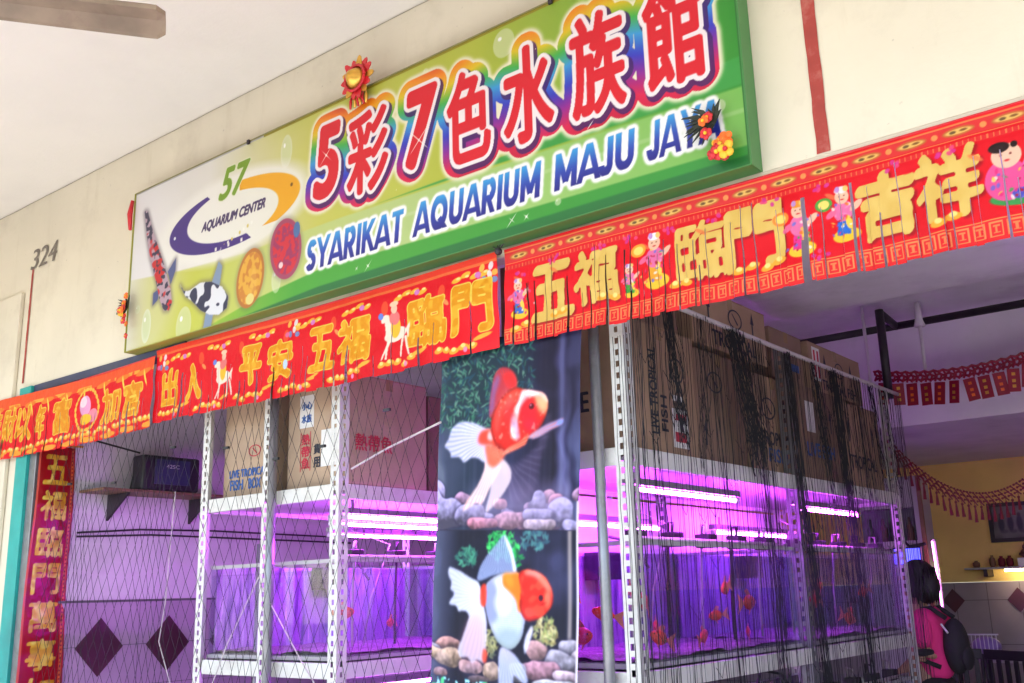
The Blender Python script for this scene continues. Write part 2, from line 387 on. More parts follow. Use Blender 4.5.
# inner side wall
iw = MB(); iw.box(-7.8, -7.602, 0.152, 8.0, 1.64, 3.75); iw.build('side_wall', M['inner'], bld)
idd = MB(); idd.box(-7.8, -7.592, 0.152, 8.0, 0.004, 1.638); idd.build('side_wall_tiles', M['dado2'], bld)
gj = MB()
for k in range(14): y = 0.31 + k * 0.63; gj.box(-7.591, -7.590, y, y + .004, 0.1, 1.63)
for z in (0.35, .98, 1.29): gj.box(-7.591, -7.5895, 0.16, 7.9, z, z + .004)
gj.box(-7.591, -7.589, 0.16, 7.9, 1.62, 1.637); gj.build('tile_joint', M['grout'], bld)
for k in range(8):
    y = 0.61 + k * 0.60; d = MB()
    d.prism([(y - .2, 1.285), (y, 1.065), (y + .2, 1.285), (y, 1.505)], lambda u, v, w: (-7.589 + w, u, v), 0.003)
    d.build('diamond_tile', M['diamond'], bld)
bw = MB(); bw.box(-7.6, 2.2, 8.002, 8.2, 1.59, 3.7); bw.build('back_wall', M['yellow'], bld)
bd = MB(); bd.box(-7.6, 2.2, 7.99, 8.2, 0.004, 1.588); bd.build('back_wall_tiles', M['dado'], bld)
gj = MB()
for k in range(20): x = -3.6 + k * 0.325; gj.box(x, x + .006, 7.986, 7.9885, 0.1, 1.58)
for z in (0.5, .95, 1.4): gj.box(-7.5, 2.1, 7.986, 7.9885, z, z + .006)
gj.build('tile_joint', M['grout'], bld)
for k in range(9):
    x = -3.945 + k * 0.65; d = MB()
    d.prism([(x - .115, 1.40), (x, 1.275), (x + .115, 1.40), (x, 1.525)], lambda u, v, w: (u, 7.985 - w, v), 0.003)
    d.build('diamond_tile', M['diamond'], bld)
rw = MB(); rw.box(2.202, 2.4, 0.152, 8.0, 0.004, 3.75); rw.build('side_wall', M['inner'], bld)
ic = MB(); ic.box(-7.8, 2.4, 0.152, 3.1, 3.50, 3.9); ic.box(-7.8, 2.4, 3.1, 8.2, 3.76, 3.9); ic.build('shop_ceiling', M['inner_ceiling'], bld)
lc = MB(); lc.box(-7.6, 2.2, 4.85, 8.0, 2.87, 3.758); lc.build('dropped_ceiling', M['inner_ceiling'], bld)
for x in (-4.8, -2.62, 0.6):
    pp = MB(); pp.tube([(x, 4.1, 3.755), (x, 4.1, 3.1)], 0.014, 8); pp.build('white_pipe', M['inner'], bld, smooth=True)

# ================================================================== SIGN BOARD
SW, SH = 4.68, 1.16
c = Canvas(SW, SH, 0.0042, (230, 228, 222)); U, V = c.U, c.V
top = grad(U, [(0, (233, 230, 232)), (0.9, (236, 233, 226)), (1.4, (228, 224, 180)), (2.0, (206, 206, 110)), (3.2, (182, 192, 78)), (3.9, (140, 178, 70)), (4.3, (84, 158, 66)), (4.68, (60, 146, 58))])
c.c[:] = top
c.put(np.clip((1.12 - V - 0.10 * np.sin(U * 1.3)) * -6, 0, 1) * np.clip((U - 1.2), 0, 1) * 0.5, (176, 186, 66))
low = grad(U, [(0, (206, 206, 96)), (0.7, (204, 208, 92)), (1.6, (206, 216, 140)), (2.6, (196, 214, 150)), (3.6, (168, 206, 128)), (4.68, (130, 190, 100))])
lowtop = np.interp(U, [0, 0.6, 1.3, 2.2, 3.2, 4.68], [0.52, 0.46, 0.42, 0.42, 0.40, 0.36])
c.put(np.clip((lowtop - V) / 0.012, 0, 1) * np.interp(U, [0, 0.25, 0.6], [0.25, 0.8, 1]), low)
band = np.interp(U, [2.2, 3.2, 4.0, 4.68], [0.0, 0.03, 0.09, 0.14])
c.put(np.clip((lowtop + band - V) / 0.01, 0, 1) * np.clip((V - lowtop) / 0.01, 0, 1), (72, 160, 78))
c.put(np.clip((lowtop - 0.10 - V) / 0.01, 0, 1) * np.clip((V - lowtop + 0.13) / 0.01, 0, 1) * 0.25 * (U > 2), (240, 246, 220))
sw_ = np.interp(U, [0.9, 1.4, 2.0, 3.0, 4.68], [0.0, 0.09, 0.15, 0.13, 0.09])
c.put(np.clip((sw_ - V) / 0.01, 0, 1), grad(U, [(0.9, (170, 200, 70)), (1.8, (84, 168, 66)), (4.68, (66, 150, 70))]))
sw2 = np.interp(U, [1.2, 2.0, 3.0, 4.68], [0.0, 0.05, 0.055, 0.05])
c.put(np.clip((sw2 - V) / 0.012, 0, 1), (44, 116, 60))
c.put(c.ell(0.15, 0.5, 0.5, 0.7, 0, 60) * 0.35, (244, 242, 246))
def bubble(x, y, r, ry=None, a=0.55):
    ry = ry or r; m = c.ell(x, y, r, ry); i = c.ell(x, y, r * .82, ry * .82, 0, 5)
    c.put(m * a, (238, 244, 226)); c.put(i * a * 0.5, (206, 220, 150)); c.put(c.ell(x - r * .35, y + ry * .4, r * .18, ry * .14) * .9, (255, 255, 255))
for b in [(1.68, 0.98, .055, .11), (3.40, 1.05, .07, .08), (1.62, .17, .045, .085), (.68, .06, .085, .13), (.24, .14, .055, .12, .8), (.12, .28, .03, .03), (3.95, 1.1, .02), (4.52, 1.05, .05), (4.56, .30, .03), (2.85, 1.09, .02), (3.62, .47, .016), (3.7, .10, .018)]: bubble(*b)
# emblem: two crescents, numerals, lettering
h = c.ell(1.12, 0.70, 0.80, 0.29, 0, 14); c.put(h * 0.9, (246, 244, 238))
o1 = c.ell(1.14, 0.705, 0.68, 0.215); i1 = c.ell(1.22, 0.725, 0.56, 0.185)
cres = np.clip(o1 - i1, 0, 1)
c.put(cres * (U + (V - .7) * 1.2 < 1.12) * (1 - c.ell(1.12, .93, .17, .16)), (74, 50, 132))
o2 = c.ell(1.14, 0.705, 0.68, 0.215); i2 = c.ell(1.05, 0.675, 0.57, 0.185)
c.put(np.clip(o2 - i2, 0, 1) * (U + (V - .7) * 1.2 > 1.28) * (U + V * 0.0 > 1.22) * (V > 0.55), (240, 172, 26))
c.put(c.ell(.52, .70, .012, .012), (240, 240, 250)); c.put(c.ell(1.74, .745, .012, .012), (120, 80, 20))
t = c.dil(c.text('57', 1.00, 0.84, 0.25, 0.20, 0.35), 0.010); c.put(c.dil(t, .008), (240, 244, 210)); c.put(t, (120, 158, 40))
t = c.dil(c.text('AQUARIUM CENTER', 0.82, 0.655, 0.66, 0.075, 0.3), 0.006); c.put(t, (66, 46, 96))
for k in range(9): c.put(c.ell(1.36 - k * .04, .60 - k * .012, .010, .012), (226, 206, 120) if k % 2 else (250, 248, 240))
for k in range(7): c.put(c.poly([(.98 + k * .045, .50), (1.0 + k * .045, .50), (1.0 + k * .045, .525), (.98 + k * .045, .525)]), (74, 50, 132) if k % 3 else (246, 244, 238))
# painted fish of the sign
nz = c.noise(.022, 3); nz2 = c.noise(.01, 4)
def halo(m, a=.45): c.put(c.blur(c.dil(m, .018), .012) * a, (110, 96, 110))
koi = c.poly([(.13, 1.0), (.17, .99), (.24, .84), (.33, .68), (.42, .52), (.50, .36), (.53, .25), (.50, .20), (.44, .21), (.38, .30), (.32, .45), (.24, .62), (.18, .80)])
fins = np.maximum(c.poly([(.30, .36), (.37, .38), (.36, .30), (.30, .27)]), c.poly([(.46, .48), (.55, .56), (.55, .47), (.50, .38)]))
halo(np.maximum(koi, fins)); c.put(fins, (96, 104, 150)); c.put(koi, (200, 176, 190)); c.put(koi * np.clip(nz * 3 + .9, 0, 1) * (V < .82), (206, 38, 44)); c.put(koi * np.clip(nz2 * 2 - 1.0 + (V > .84) * 3, 0, 1), (62, 60, 84))
k2 = c.poly([(.60, .37), (.66, .30), (.72, .29), (.84, .32), (.96, .30), (1.08, .24), (1.15, .16), (1.14, .09), (1.06, .06), (.96, .08), (.86, .13), (.76, .21), (.68, .26)])
f2 = np.maximum(c.poly([(.96, .28), (1.03, .42), (1.07, .38), (1.05, .24)]), c.poly([(.92, .10), (.90, -.0), (.98, -.01), (1.0, .08)]))
halo(np.maximum(k2, f2)); c.put(f2, (150, 168, 196)); c.put(k2, (236, 238, 246)); c.put(k2 * np.clip(nz * 3 + .3, 0, 1), (52, 54, 82))
d1 = c.ell(1.365, .235, .115, .165, -.15); dr = c.ell(1.365, .235, .135, .19, -.15); halo(dr, .3); c.put(dr, (190, 120, 60)); c.put(d1, (232, 176, 72)); c.put(d1 * np.clip(nz2 * 1.6, 0, 1) * .6, (196, 110, 50)); c.put(c.ell(1.37, .10, .04, .035), (240, 225, 150)); c.put(c.dil(c.ell(1.40, .19, .03, .1), .002) * .5, (250, 210, 130))
d2 = c.ell(1.70, .345, .12, .165, .2); dr = c.ell(1.70, .345, .145, .195, .2); halo(dr, .3); c.put(dr, (170, 84, 112)); c.put(d2, (214, 52, 66)); c.put(d2 * np.clip(nz2 * 2 - .2, 0, 1) * .8, (150, 60, 110)); c.put(c.ell(1.80, .44, .03, .05), (90, 120, 170)); c.put(c.ell(1.66, .25, .02, .02), (250, 220, 220))
# main lettering in rainbow outline
marks = [('5', 1.97, .57, .185, .46), ('彩', 2.25, .50, .34, .52), ('7', 2.71, .54, .20, .46), ('色', 3.02, .46, .30, .54), ('水', 3.40, .45, .32, .54), ('族', 3.82, .46, .31, .55), ('館', 4.23, .46, .31, .56)]
allm = np.zeros_like(U); 
for ch, x, y, w, hh in marks:
    x += w * .04; y += .02; w *= .92; hh *= .93
    m = c.text(ch, x - .02, y, w, hh, 0.08 if ch in '57' else 0.0); m = c.dil(m, 0.024 if ch in '57' else 0.0135)
    allm = np.maximum(allm, m)
white = c.dil(allm, .024); dark = c.dil(np.roll(allm, (-5, 3), (0, 1)), .034); rain = c.dil(allm, .070); glow = c.blur(c.dil(allm, .088), .008)
tv = np.clip((V - .38) / .74, 0, 1)
rb = grad(tv + 0.04 * np.sin(U * 9), [(0, (196, 20, 60)), (.14, (222, 30, 80)), (.28, (150, 40, 150)), (.42, (62, 70, 196)), (.56, (70, 160, 220)), (.68, (80, 180, 90)), (.80, (226, 196, 40)), (.92, (242, 140, 30)), (1, (222, 80, 40))])
c.put(glow, (246, 242, 214)); c.put(rain, rb); c.put(dark * .85, (66, 26, 100)); c.put(white, (250, 240, 244)); c.put(allm, (222, 30, 46))
# second line: straight condensed capitals drawn stroke by stroke
GLY = {'I': (.22, [('l', .11, 0, .11, 1)]), 'A': (.80, [('l', -.02, -.1, .40, 1.05), ('l', .82, -.1, .40, 1.05), ('l', .16, .24, .64, .24)]),
 'Y': (.72, [('l', -.03, 1.1, .36, .42), ('l', .75, 1.1, .36, .42), ('l', .36, .5, .36, 0)]), 'K': (.72, [('l', .11, 0, .11, 1), ('l', .10, .36, .70, 1.1), ('l', .28, .60, .72, -.1)]),
 'M': (.92, [('l', .11, 0, .11, 1), ('l', .81, 0, .81, 1), ('l', .08, 1.06, .46, .18), ('l', .84, 1.06, .46, .18)]), 'R': (.68, [('l', .11, 0, .11, 1), ('l', .1, .90, .36, .90), ('l', .1, .45, .36, .45), ('a', .36, .675, .20, .225, -90, 90), ('l', .28, .50, .62, -.1)]),
 'S': (.58, [('a', .29, .715, .185, .185, 20, 275), ('a', .29, .275, .195, .185, -160, 95)]), 'T': (.64, [('l', 0, .90, .64, .90), ('l', .32, 0, .32, .9)]),
 'Q': (.90, [('a', .44, .5, .34, .40, -180, 180), ('l', .46, .34, .88, -.08)]), 'U': (.72, [('l', .11, 1, .11, .34), ('l', .61, 1, .61, .34), ('a', .36, .35, .25, .25, 180, 360)]), 'J': (.46, [('l', .35, 1, .35, .28), ('a', .18, .29, .17, .19, 180, 360)])}
def block_text(c, s, x0, y0, w, h, shear):
    adv = [GLY[ch][0] + .10 for ch in s]; k = w / (sum(adv) - .10); x = x0; o = np.zeros_like(c.U); hw = .118
    for ch, ad in zip(s, adv):
        X = (c.U - x - (c.V - y0) * shear) / k; Y = (c.V - y0) / h; asp = h / k; g = np.zeros_like(o)
        for q in GLY[ch][1]:
            if q[0] == 'l':
                x1, y1, x2, y2 = q[1], q[2] * asp, q[3], q[4] * asp; dx, dy = x2 - x1, y2 - y1; L_ = math.hypot(dx, dy); tt = ((X - x1) * dx + (Y * asp - y1) * dy) / L_; pp = np.abs((X - x1) * dy - (Y * asp - y1) * dx) / L_
                th = hw * (1.0 if abs(dx) < .01 else .95)
                g = np.maximum(g, np.clip((th - pp) * k / c.res + .5, 0, 1) * np.clip(tt * k / c.res + .5, 0, 1) * np.clip((L_ - tt) * k / c.res + .5, 0, 1))
            else:
                _, cx_, cy_, rx, ry, a0, a1 = q; A = np.degrees(np.arctan2((Y - cy_) / ry, (X - cx_) / rx)); rr = np.hypot((X - cx_) / rx, (Y - cy_) / ry); lo_, hi_ = a0, a1
                ok = ((A - lo_) % 360) <= (hi_ - lo_); g = np.maximum(g, np.clip((hw - np.abs(rr - 1) * min(rx, ry * asp)) * k / c.res + .5, 0, 1) * ok)
        g = g * np.clip(Y * h / c.res + .5, 0, 1) * np.clip((1 - Y) * h / c.res + .5, 0, 1); o = np.maximum(o, g); x += ad * k
    return o
t = np.zeros_like(U)
for wd, x0, x1 in [('SYARIKAT', 1.89, 2.68), ('AQUARIUM', 2.76, 3.60), ('MAJU', 3.68, 4.13), ('JAYA', 4.20, 4.56)]:
    t = np.maximum(t, block_text(c, wd, x0, .155, x1 - x0 - .01, .185, .10))
c.put(c.blur(c.dil(t, .022), .004), (250, 250, 250)); c.put(t, grad(V, [(.15, (44, 40, 130)), (.24, (56, 76, 176)), (.33, (70, 160, 226))]))
def spark(x, y, r):
    m = np.clip(1.2 - np.abs((U - x) * (V - y)) / (r * r * .004), 0, 1) * c.ell(x, y, r, r, 0, 6); 
    a = (U - x + V - y) / 1.4; b = (U - x - V + y) / 1.4; m2 = np.clip(1.2 - np.abs(a * b) / (r * r * .004), 0, 1) * c.ell(x, y, r, r, 0, 6)
    c.put(np.clip(m2, 0, 1), (255, 255, 246))
for s_ in [(2.32, .08, .05), (2.41, .075, .075), (3.42, .08, .045), (3.51, .075, .075), (2.05, .84, .09), (2.80, .70, .09), (3.6, .94, .03), (2.63, .46, .03), (3.9, .43, .03)]: spark(*s_)
c.put((V > SH - .014) * (U > 1.45), (150, 140, 40)); c.put((V > SH - .012) * (U <= 1.45), (196, 194, 196))
c.put((U > SW - .012), (52, 120, 58)); c.put((U < .012), (170, 176, 120))
sign = thing('sign_board', 'big green lightbox sign with red rainbow-edged Chinese lettering, a blue second line and painted fish', 'shop sign', (-6.28, 0, 3.29))
X0, Z0 = -6.28, 3.29
c.mesh('sign_face', lambda u, v: np.stack([X0 + u, -0.1 + 0 * u + 0.004 * np.sin(u * 2.1) * np.sin(v * 3), Z0 + v], -1), printed('sign_print', .35, .4, .05, 3), sign)
def edge_mat():
    m, nt, p = new_mat('sign_edge_paint'); N = nt.nodes; L = nt.links
    tc = N.new('ShaderNodeTexCoord'); sx = N.new('ShaderNodeSeparateXYZ'); cr = N.new('ShaderNodeValToRGB'); dv = N.new('ShaderNodeMath'); dv.operation = 'DIVIDE'; dv.inputs[1].default_value = SW
    L.new(tc.outputs['Object'], sx.inputs[0]); L.new(sx.outputs[0], dv.inputs[0]); L.new(dv.outputs[0], cr.inputs[0]); L.new(cr.outputs[0], p.inputs['Base Color'])
    e = cr.color_ramp.elements; e[0].position = .05; e[0].color = (.33, .32, .05, 1); e[1].position = .5; e[1].color = (.05, .2, .05, 1)
    p.inputs['Roughness'].default_value = .4; return m
sb = MB(); sb.box(X0 + .001, X0 + SW - .001, -0.094, -0.003, Z0 + .001, Z0 + SH - .001); sb.build('sign_case', edge_mat(), sign)
fr = MB(); fr.box(X0 - .006, X0 + 0.002, -.106, -.004, Z0 - .006, Z0 + SH + .006); fr.box(X0 + SW - .002, X0 + SW + .006, -.106, -.004, Z0 - .006, Z0 + SH + .006)
fr.box(X0 + .003, X0 + SW - .003, -.106, -.004, Z0 - .007, Z0 - .0005); fr.build('edge_trim', edge_mat(), sign)
ft = MB(); ft.box(X0 + .003, X0 + SW - .003, -.106, -.004, Z0 + SH + .0005, Z0 + SH + .007); ft.build('top_trim', surf('olive_trim', (.26, .24, .09), .5), sign)
for x in (1.30, 3.70):
    k = MB(); k.box(X0 + x, X0 + x + .022, -.118, -.107, Z0 + SH - .02, Z0 + SH + .008); k.build('clip', M['dark_steel'], sign)

# ================================================================== BANNERS
GOLD, RED = (232, 176, 62), (226, 12, 30)
def base_banner(w, h, res, seed, orange=0.0):
    c = Canvas(w, h, res, RED); c.sat = .22; n = c.noise(.3, seed)
    c.c[:] = np.array(RED) + np.stack([n * 5, n * 4, n * 3], -1)
    return c
def blossom(c, x, y, s, seed=0):
    r = random.Random(seed)
    for k in range(5):
        a = r.uniform(0, 6.3); d = s * r.uniform(.4, 1.1)
        c.put(c.ell(x + d * math.cos(a) * 1.4, y + d * math.sin(a) * .7, s * .42, s * .32, a) * .85, (236, 80, 130) if k % 2 else (214, 60, 150))
def figure(c, x, y, h, robe, hat=(250, 240, 240), fan=None, seed=0):
    """small printed child: head, robe, legs, arms"""
    skin = (246, 196, 170)
    c.put(c.ell(x + h * .02, y + h * .16, h * .22, h * .12), (240, 196, 60))
    c.put(c.poly([(x - .13 * h, y + .18 * h), (x + .1 * h, y + .16 * h), (x + .12 * h, y + .48 * h), (x - .1 * h, y + .48 * h)]), robe)
    c.put(c.ell(x, y + .56 * h, .16 * h, .17 * h), (232, 120, 170)); c.put(c.ell(x - .2 * h, y + .56 * h, .10 * h, .05 * h, .5), (236, 110, 150)); c.put(c.ell(x + .2 * h, y + .62 * h, .12 * h, .05 * h, .7), skin)
    c.put(c.ell(x, y + .80 * h, .11 * h, .12 * h), skin); c.put(c.ell(x, y + .91 * h, .11 * h, .06 * h), hat); c.put(c.ell(x - .06 * h, y + .93 * h, .04 * h, .05 * h), (200, 150, 210)); c.put(c.ell(x + .07 * h, y + .92 * h, .04 * h, .05 * h), (240, 200, 120)); c.put(c.ell(x - .04 * h, y + .81 * h, .012 * h, .010 * h), (120, 50, 40)); c.put(c.ell(x + .04 * h, y + .81 * h, .012 * h, .010 * h), (120, 50, 40)); c.put(c.ell(x, y + .75 * h, .03 * h, .012 * h), (210, 60, 60))
    if fan: c.put(c.ell(x - .30 * h, y + .74 * h, .14 * h, .11 * h), fan); c.put(c.ell(x - .30 * h, y + .74 * h, .09 * h, .07 * h), (250, 220, 120))
    c.put(c.ell(x + .08 * h, y + .36 * h, .05 * h, .12 * h, .2), (250, 210, 90))
    r = random.Random(int(x * 1000))
    for k in range(26):
        c.put(c.ell(x + r.gauss(0, .13) * h, y + r.uniform(.15, .70) * h, r.uniform(.015, .04) * h, r.uniform(.01, .03) * h, r.uniform(0, 3)) * .85, r.choice([(250, 200, 90), (255, 240, 230), (120, 120, 210), (226, 60, 120), (90, 170, 90), (180, 30, 60), (250, 150, 190), (240, 120, 40)]))
def horse(c, x, y, s):
    wh = (250, 232, 214)
    c.put(c.ell(x + .03 * s, y + .42 * s, .26 * s, .13 * s, .1), wh); c.put(c.poly([(x - .20 * s, y + .40 * s), (x - .05 * s, y + .50 * s), (x - .14 * s, y + .80 * s), (x - .26 * s, y + .78 * s)]), wh)
    c.put(c.ell(x - .24 * s, y + .74 * s, .09 * s, .055 * s, .7), wh)
    for dx, ex in ((-.16, -.20), (-.10, -.30), (.18, .14), (.24, .36)): c.put(c.poly([(x + dx * s, y + .36 * s), (x + (dx + .06) * s, y + .36 * s), (x + (ex + .04) * s, y), (x + ex * s, y)]), wh)
    c.put(c.poly([(x + .26 * s, y + .48 * s), (x + .36 * s, y + .60 * s), (x + .34 * s, y + .3 * s)]), wh)
    c.put(c.ell(x + .02 * s, y + .56 * s, .12 * s, .2 * s), (244, 190, 60)); c.put(c.ell(x + .0 * s, y + .72 * s, .13 * s, .12 * s), (236, 130, 130)); c.put(c.ell(x, y + .88 * s, .08 * s, .08 * s), (246, 200, 176)); c.put(c.ell(x, y + .97 * s, .11 * s, .05 * s), (250, 210, 180)); c.put(c.ell(x - .32 * s, y + .80 * s, .06 * s, .06 * s), (120, 140, 220))
def ingots(c, x, y, s, n=4, seed=0):
    r = random.Random(seed)
    for k in range(n):
        a = x + (k - n / 2) * s * 1.1; b = y + r.uniform(-.3, .3) * s
        c.put(c.ell(a, b, s * .62, s * .30, r.uniform(-.3, .3)), (242, 170, 60)); c.put(c.ell(a, b + s * .18, s * .28, s * .22), (252, 226, 140))
def banner(name, label, c, x0, z1, y, slits, stop, seed, gaps=(), hang=0.0):
    """hang the print with its lower part cut into strips that swing a little"""
    r = np.random.RandomState(seed); ncol = c.nx - 1
    cols = sorted(slits); holes = np.zeros((c.ny - 1, c.nx - 1), bool)
    zc = (c.V[:-1, :-1] + c.V[1:, 1:]) / 2
    strip = np.zeros(c.nx, int)
    for k, (u, tz) in enumerate(cols):
        i = int(u / c.res); wd = 1
        for g, gw in gaps:
            if abs(g - u) < .02: wd = gw
        holes[:, i:i + wd] |= zc[:, i:i + wd] < tz
        strip[i + 1:] = k + 1
    off = r.randn(len(cols) + 2) * .010; tilt = r.randn(len(cols) + 2) * .003; cent = np.zeros(len(cols) + 2)
    O = off[strip][None, :]; TL = tilt[strip][None, :]
    holes &= True
    ragged = r.uniform(0, .008, len(cols) + 2)[strip][:-1][None, :]; holes |= zc < ragged
    def fn(u, v):
        d = np.clip((stop - v) / stop, 0, 1) ** 1.3
        yy = y - np.abs(O) * d - (.008 * np.sin(u * 11 + seed) + .004 * np.sin(u * 37 + v * 6 + seed * 2)) * (1 - .8 * v / c.h) - .004 * np.sin(u * 3.1) - .004 * np.sin(v * 26 + np.sin(u * 2.3) * 2)
        sag = -hang * np.sin(np.pi * np.clip(u / c.w, 0, 1))
        return np.stack([x0 + u + TL * d, yy, z1 - c.h + v + sag], -1)
    root = thing(name, label, 'banner', (x0, y, z1), 'new year banners across the shopfront')
    c.mesh('printed_cloth', fn, printed(name + '_print', .5, .2, .25, 14), root, holes)
    h = MB(); h.tube([(x0 + c.w * i / 12, y + .004, z1 - .003 - hang * math.sin(PI * i / 12)) for i in range(13)], .005, 5); h.build('hanging_cord', M['redfoil'], root)
    return root
# right banner
w3 = 3.35
c = base_banner(w3, .50, .0033, 1); U, V = c.U, c.V
c.put(V > .485, (236, 30, 40)); c.put((V > .425) & (V < .480), (224, 60, 60)); c.put(((V > .418) & (V < .424)) | ((V > .479) & (V < .484)), (240, 130, 80))
c.put((V > .39) & (V < .41), (224, 50, 50)); c.put(((U % .021) < .004) & (V > .392) & (V < .408), (240, 120, 80))
for k in range(20):
    x = .09 + k * .172; c.put(c.ell(x, .452, .058, .018) * .9, (196, 110, 60)); c.put(c.ell(x, .452, .048, .011), (236, 190, 110)); c.put(c.ell(x - .02, .452, .012, .006), (120, 90, 60)); c.put(c.ell(x + .018, .453, .014, .005), (140, 90, 50)); c.put(c.ell(x + .086, .452, .012, .012), (240, 150, 90))
c.put(V < .085, (228, 40, 44))
for k in range(56):
    x = .02 + k * .06
    bx = (np.abs(U - x) < .024) & (np.abs(V - .045) < .028) & ~((np.abs(U - x) < .018) & (np.abs(V - .045) < .022)); c.put(bx, (244, 140, 90))
    c.put(((np.abs(U - x) < .004) & (np.abs(V - .045) < .014)) | ((np.abs(U - x) < .012) & (np.abs(np.abs(V - .045) - .012) < .003)), (246, 130, 84))
c.put((np.abs(V - .082) < .003), (244, 150, 90))


L3 = [('五', .17, .10, .23, .26), ('福', .42, .125, .23, .25), ('臨', .96, .12, .23, .26), ('門', 1.20, .12, .24, .26), ('吉', 1.76, .12, .21, .25), ('祥', 1.98, .13, .23, .26)]
for k, (ch, x, y, w, hh) in enumerate(L3):
    m = c.brush(ch, x, y, w, hh, k, (.019, .014, .011, .016, .018, .014)[k])
    c.put(c.blur(np.roll(m, (-3, 3), (0, 1)), .004) * .6, (120, 10, 20)); c.put(m, (226, 188, 104)); c.put(c.blur(np.clip(c.noise(.02, k + 9), 0, 1), .004) * m * .25, (250, 226, 150))
for k, (x, y) in enumerate([(.10, .36), (.30, .385), (.55, .39), (.72, .38), (.92, .375), (1.14, .385), (1.40, .385), (1.62, .38), (1.90, .385), (2.10, .38), (2.45, .385), (.13, .26), (1.6, .1), (2.7, .38), (2.95, .38)]): blossom(c, x, y, .026, k)
for x in (.08, .30, .80, 1.08, 1.66, 2.20, 2.30): c.put(c.ell(x, .33, .03, .009, -.6) * .8, (240, 130, 80))
figure(c, .08, .12, .22, (70, 110, 200), (250, 220, 220), None)
figure(c, .85, .11, .28, (240, 160, 50), (250, 240, 250), (250, 160, 60)); figure(c, .72, .10, .17, (70, 150, 60), (240, 230, 240))
figure(c, 1.52, .10, .26, (230, 60, 150), (240, 150, 60), (244, 140, 60)); figure(c, 1.70, .12, .25, (50, 110, 210), (250, 230, 230), (90, 160, 70))
c.put(c.ell(2.36, .15, .13, .035), (70, 150, 80)); c.put(c.ell(2.42, .24, .08, .07), (246, 110, 170)); c.put(c.ell(2.42, .25, .05, .045), (252, 170, 200)); c.put(c.ell(2.29, .22, .07, .08), (232, 90, 150)); c.put(c.ell(2.30, .31, .05, .045), (248, 200, 176)); c.put(c.ell(2.28, .345, .035, .02), (40, 20, 20)); c.put(c.ell(2.50, .18, .06, .05), (236, 100, 160)); c.put(c.ell(2.33, .16, .03, .02), (90, 90, 190))
for k, (dx, dy) in enumerate([(-.018, 0), (.014, 0)]): c.put(c.ell(2.30 + dx, .315 + dy, .004, .004), (110, 40, 40))
c.put(c.ell(2.299, .293, .009, .004), (210, 50, 60)); c.put(c.ell(2.27, .345, .012, .012), (40, 20, 20)); c.put(c.ell(2.33, .345, .012, .012), (40, 20, 20))
for k in range(9):
    a = k * .7; c.put(c.ell(2.43 + .05 * math.cos(a), .24 + .045 * math.sin(a), .022, .010, a) * .9, (255, 190, 215) if k % 2 else (226, 60, 130))
for k in range(60): c.put(c.ell(2.24 + rng.random() * .30, .14 + rng.random() * .13, rng.uniform(.004, .012), rng.uniform(.003, .008), rng.uniform(0, 3)) * .85, rng.choice([(250, 200, 90), (255, 236, 230), (120, 110, 200), (226, 50, 120), (80, 160, 90), (170, 30, 60)]))
for x, y in [(.12, .09), (.35, .12), (1.42, .115), (2.1, .125), (.63, .13), (1.0, .115), (1.3, .12)]: ingots(c, x, y, .05, 2, int(x * 10))
sl = [(.05, .2)]; r_ = random.Random(5)
for a, b, n in [(.14, .42, 6), (.44, .66, 7), (.70, .92, 7), (.93, 1.14, 6), (1.18, 1.36, 4), (1.42, 1.66, 5), (1.70, 2.0, 7), (2.02, 2.24, 5), (2.27, 2.7, 9), (2.8, 3.3, 8)]:
    for k in range(n): sl.append((a + (b - a) * (k + r_.uniform(-.3, .3)) / n, r_.choice([.22, .28, .34, .18, .40, .30])))
sl += [(1.535, .36), (.69, .34), (.135, .30), (1.735, .37)]
banner('festive_banner', 'long red new year banner with pale gold characters, rightmost of the row', c, -2.971, 3.262, -.025, sl, .40, 3, [(1.535, 5), (.69, 3), (.135, 2), (1.735, 3)], .006)
# middle banner
c = base_banner(2.99, .50, .0037, 2); U, V = c.U, c.V
c.put((V > .47), (236, 60, 40)); c.put((V > .455) & (V < .468), (240, 110, 60))
for k in range(7):
    for j in range(4):
        x = .2 + k * .42 + j * .06; c.put(c.ell(x, .415 + .012 * math.sin(j * 2 + k), .034, .014, .2), (244, 180, 60)); c.put(c.ell(x + .01, .418, .014, .007), (252, 230, 150))
    c.put(c.ell(.34 + k * .42, .41, .02, .016), (220, 130, 200)); ingots(c, .22 + k * .42, .05, .05, 5, k); c.put(c.ell(.1 + k * .42, .37, .025, .04), (240, 80, 50)); c.put(c.ell(.13 + k * .42, .31, .03, .012, -.7), (244, 150, 90))
    c.put(c.ell(.26 + k * .42, .035, .012, .014), (240, 150, 190)); c.put(c.ell(.36 + k * .42, .085, .06, .012, .2), (244, 180, 70))
for x in (1.42, 2.92, .08): 
    for k in range(7): c.put(c.ell(x + .05 * math.cos(k), .40 + .04 * math.sin(k * 1.9), .022, .016, k) * .9, [(250, 200, 90), (240, 240, 240), (120, 160, 210), (240, 120, 170)][k % 4])
for k, (ch, x, y, w, hh) in enumerate([('出', .09, .10, .19, .24), ('入', .38, .11, .15, .23), ('平', .95, .13, .18, .23), ('安', 1.20, .12, .22, .23), ('五', 1.58, .12, .20, .24), ('福', 1.82, .12, .26, .24), ('臨', 2.38, .11, .26, .26), ('門', 2.70, .12, .24, .25)]):
    m = c.brush(ch, x, y, w, hh, k + 20, .013); o_ = c.dil(m, .008); c.put(o_, (236, 210, 90)); c.put(m, (226, 148, 16)); c.put(m * np.clip(c.noise(.012, k), 0, 1) * .4, (250, 214, 90))
horse(c, .76, .08, .30); horse(c, 2.27, .08, .31)
c.put(c.ell(1.36, .20, .02, .03), (200, 220, 240))
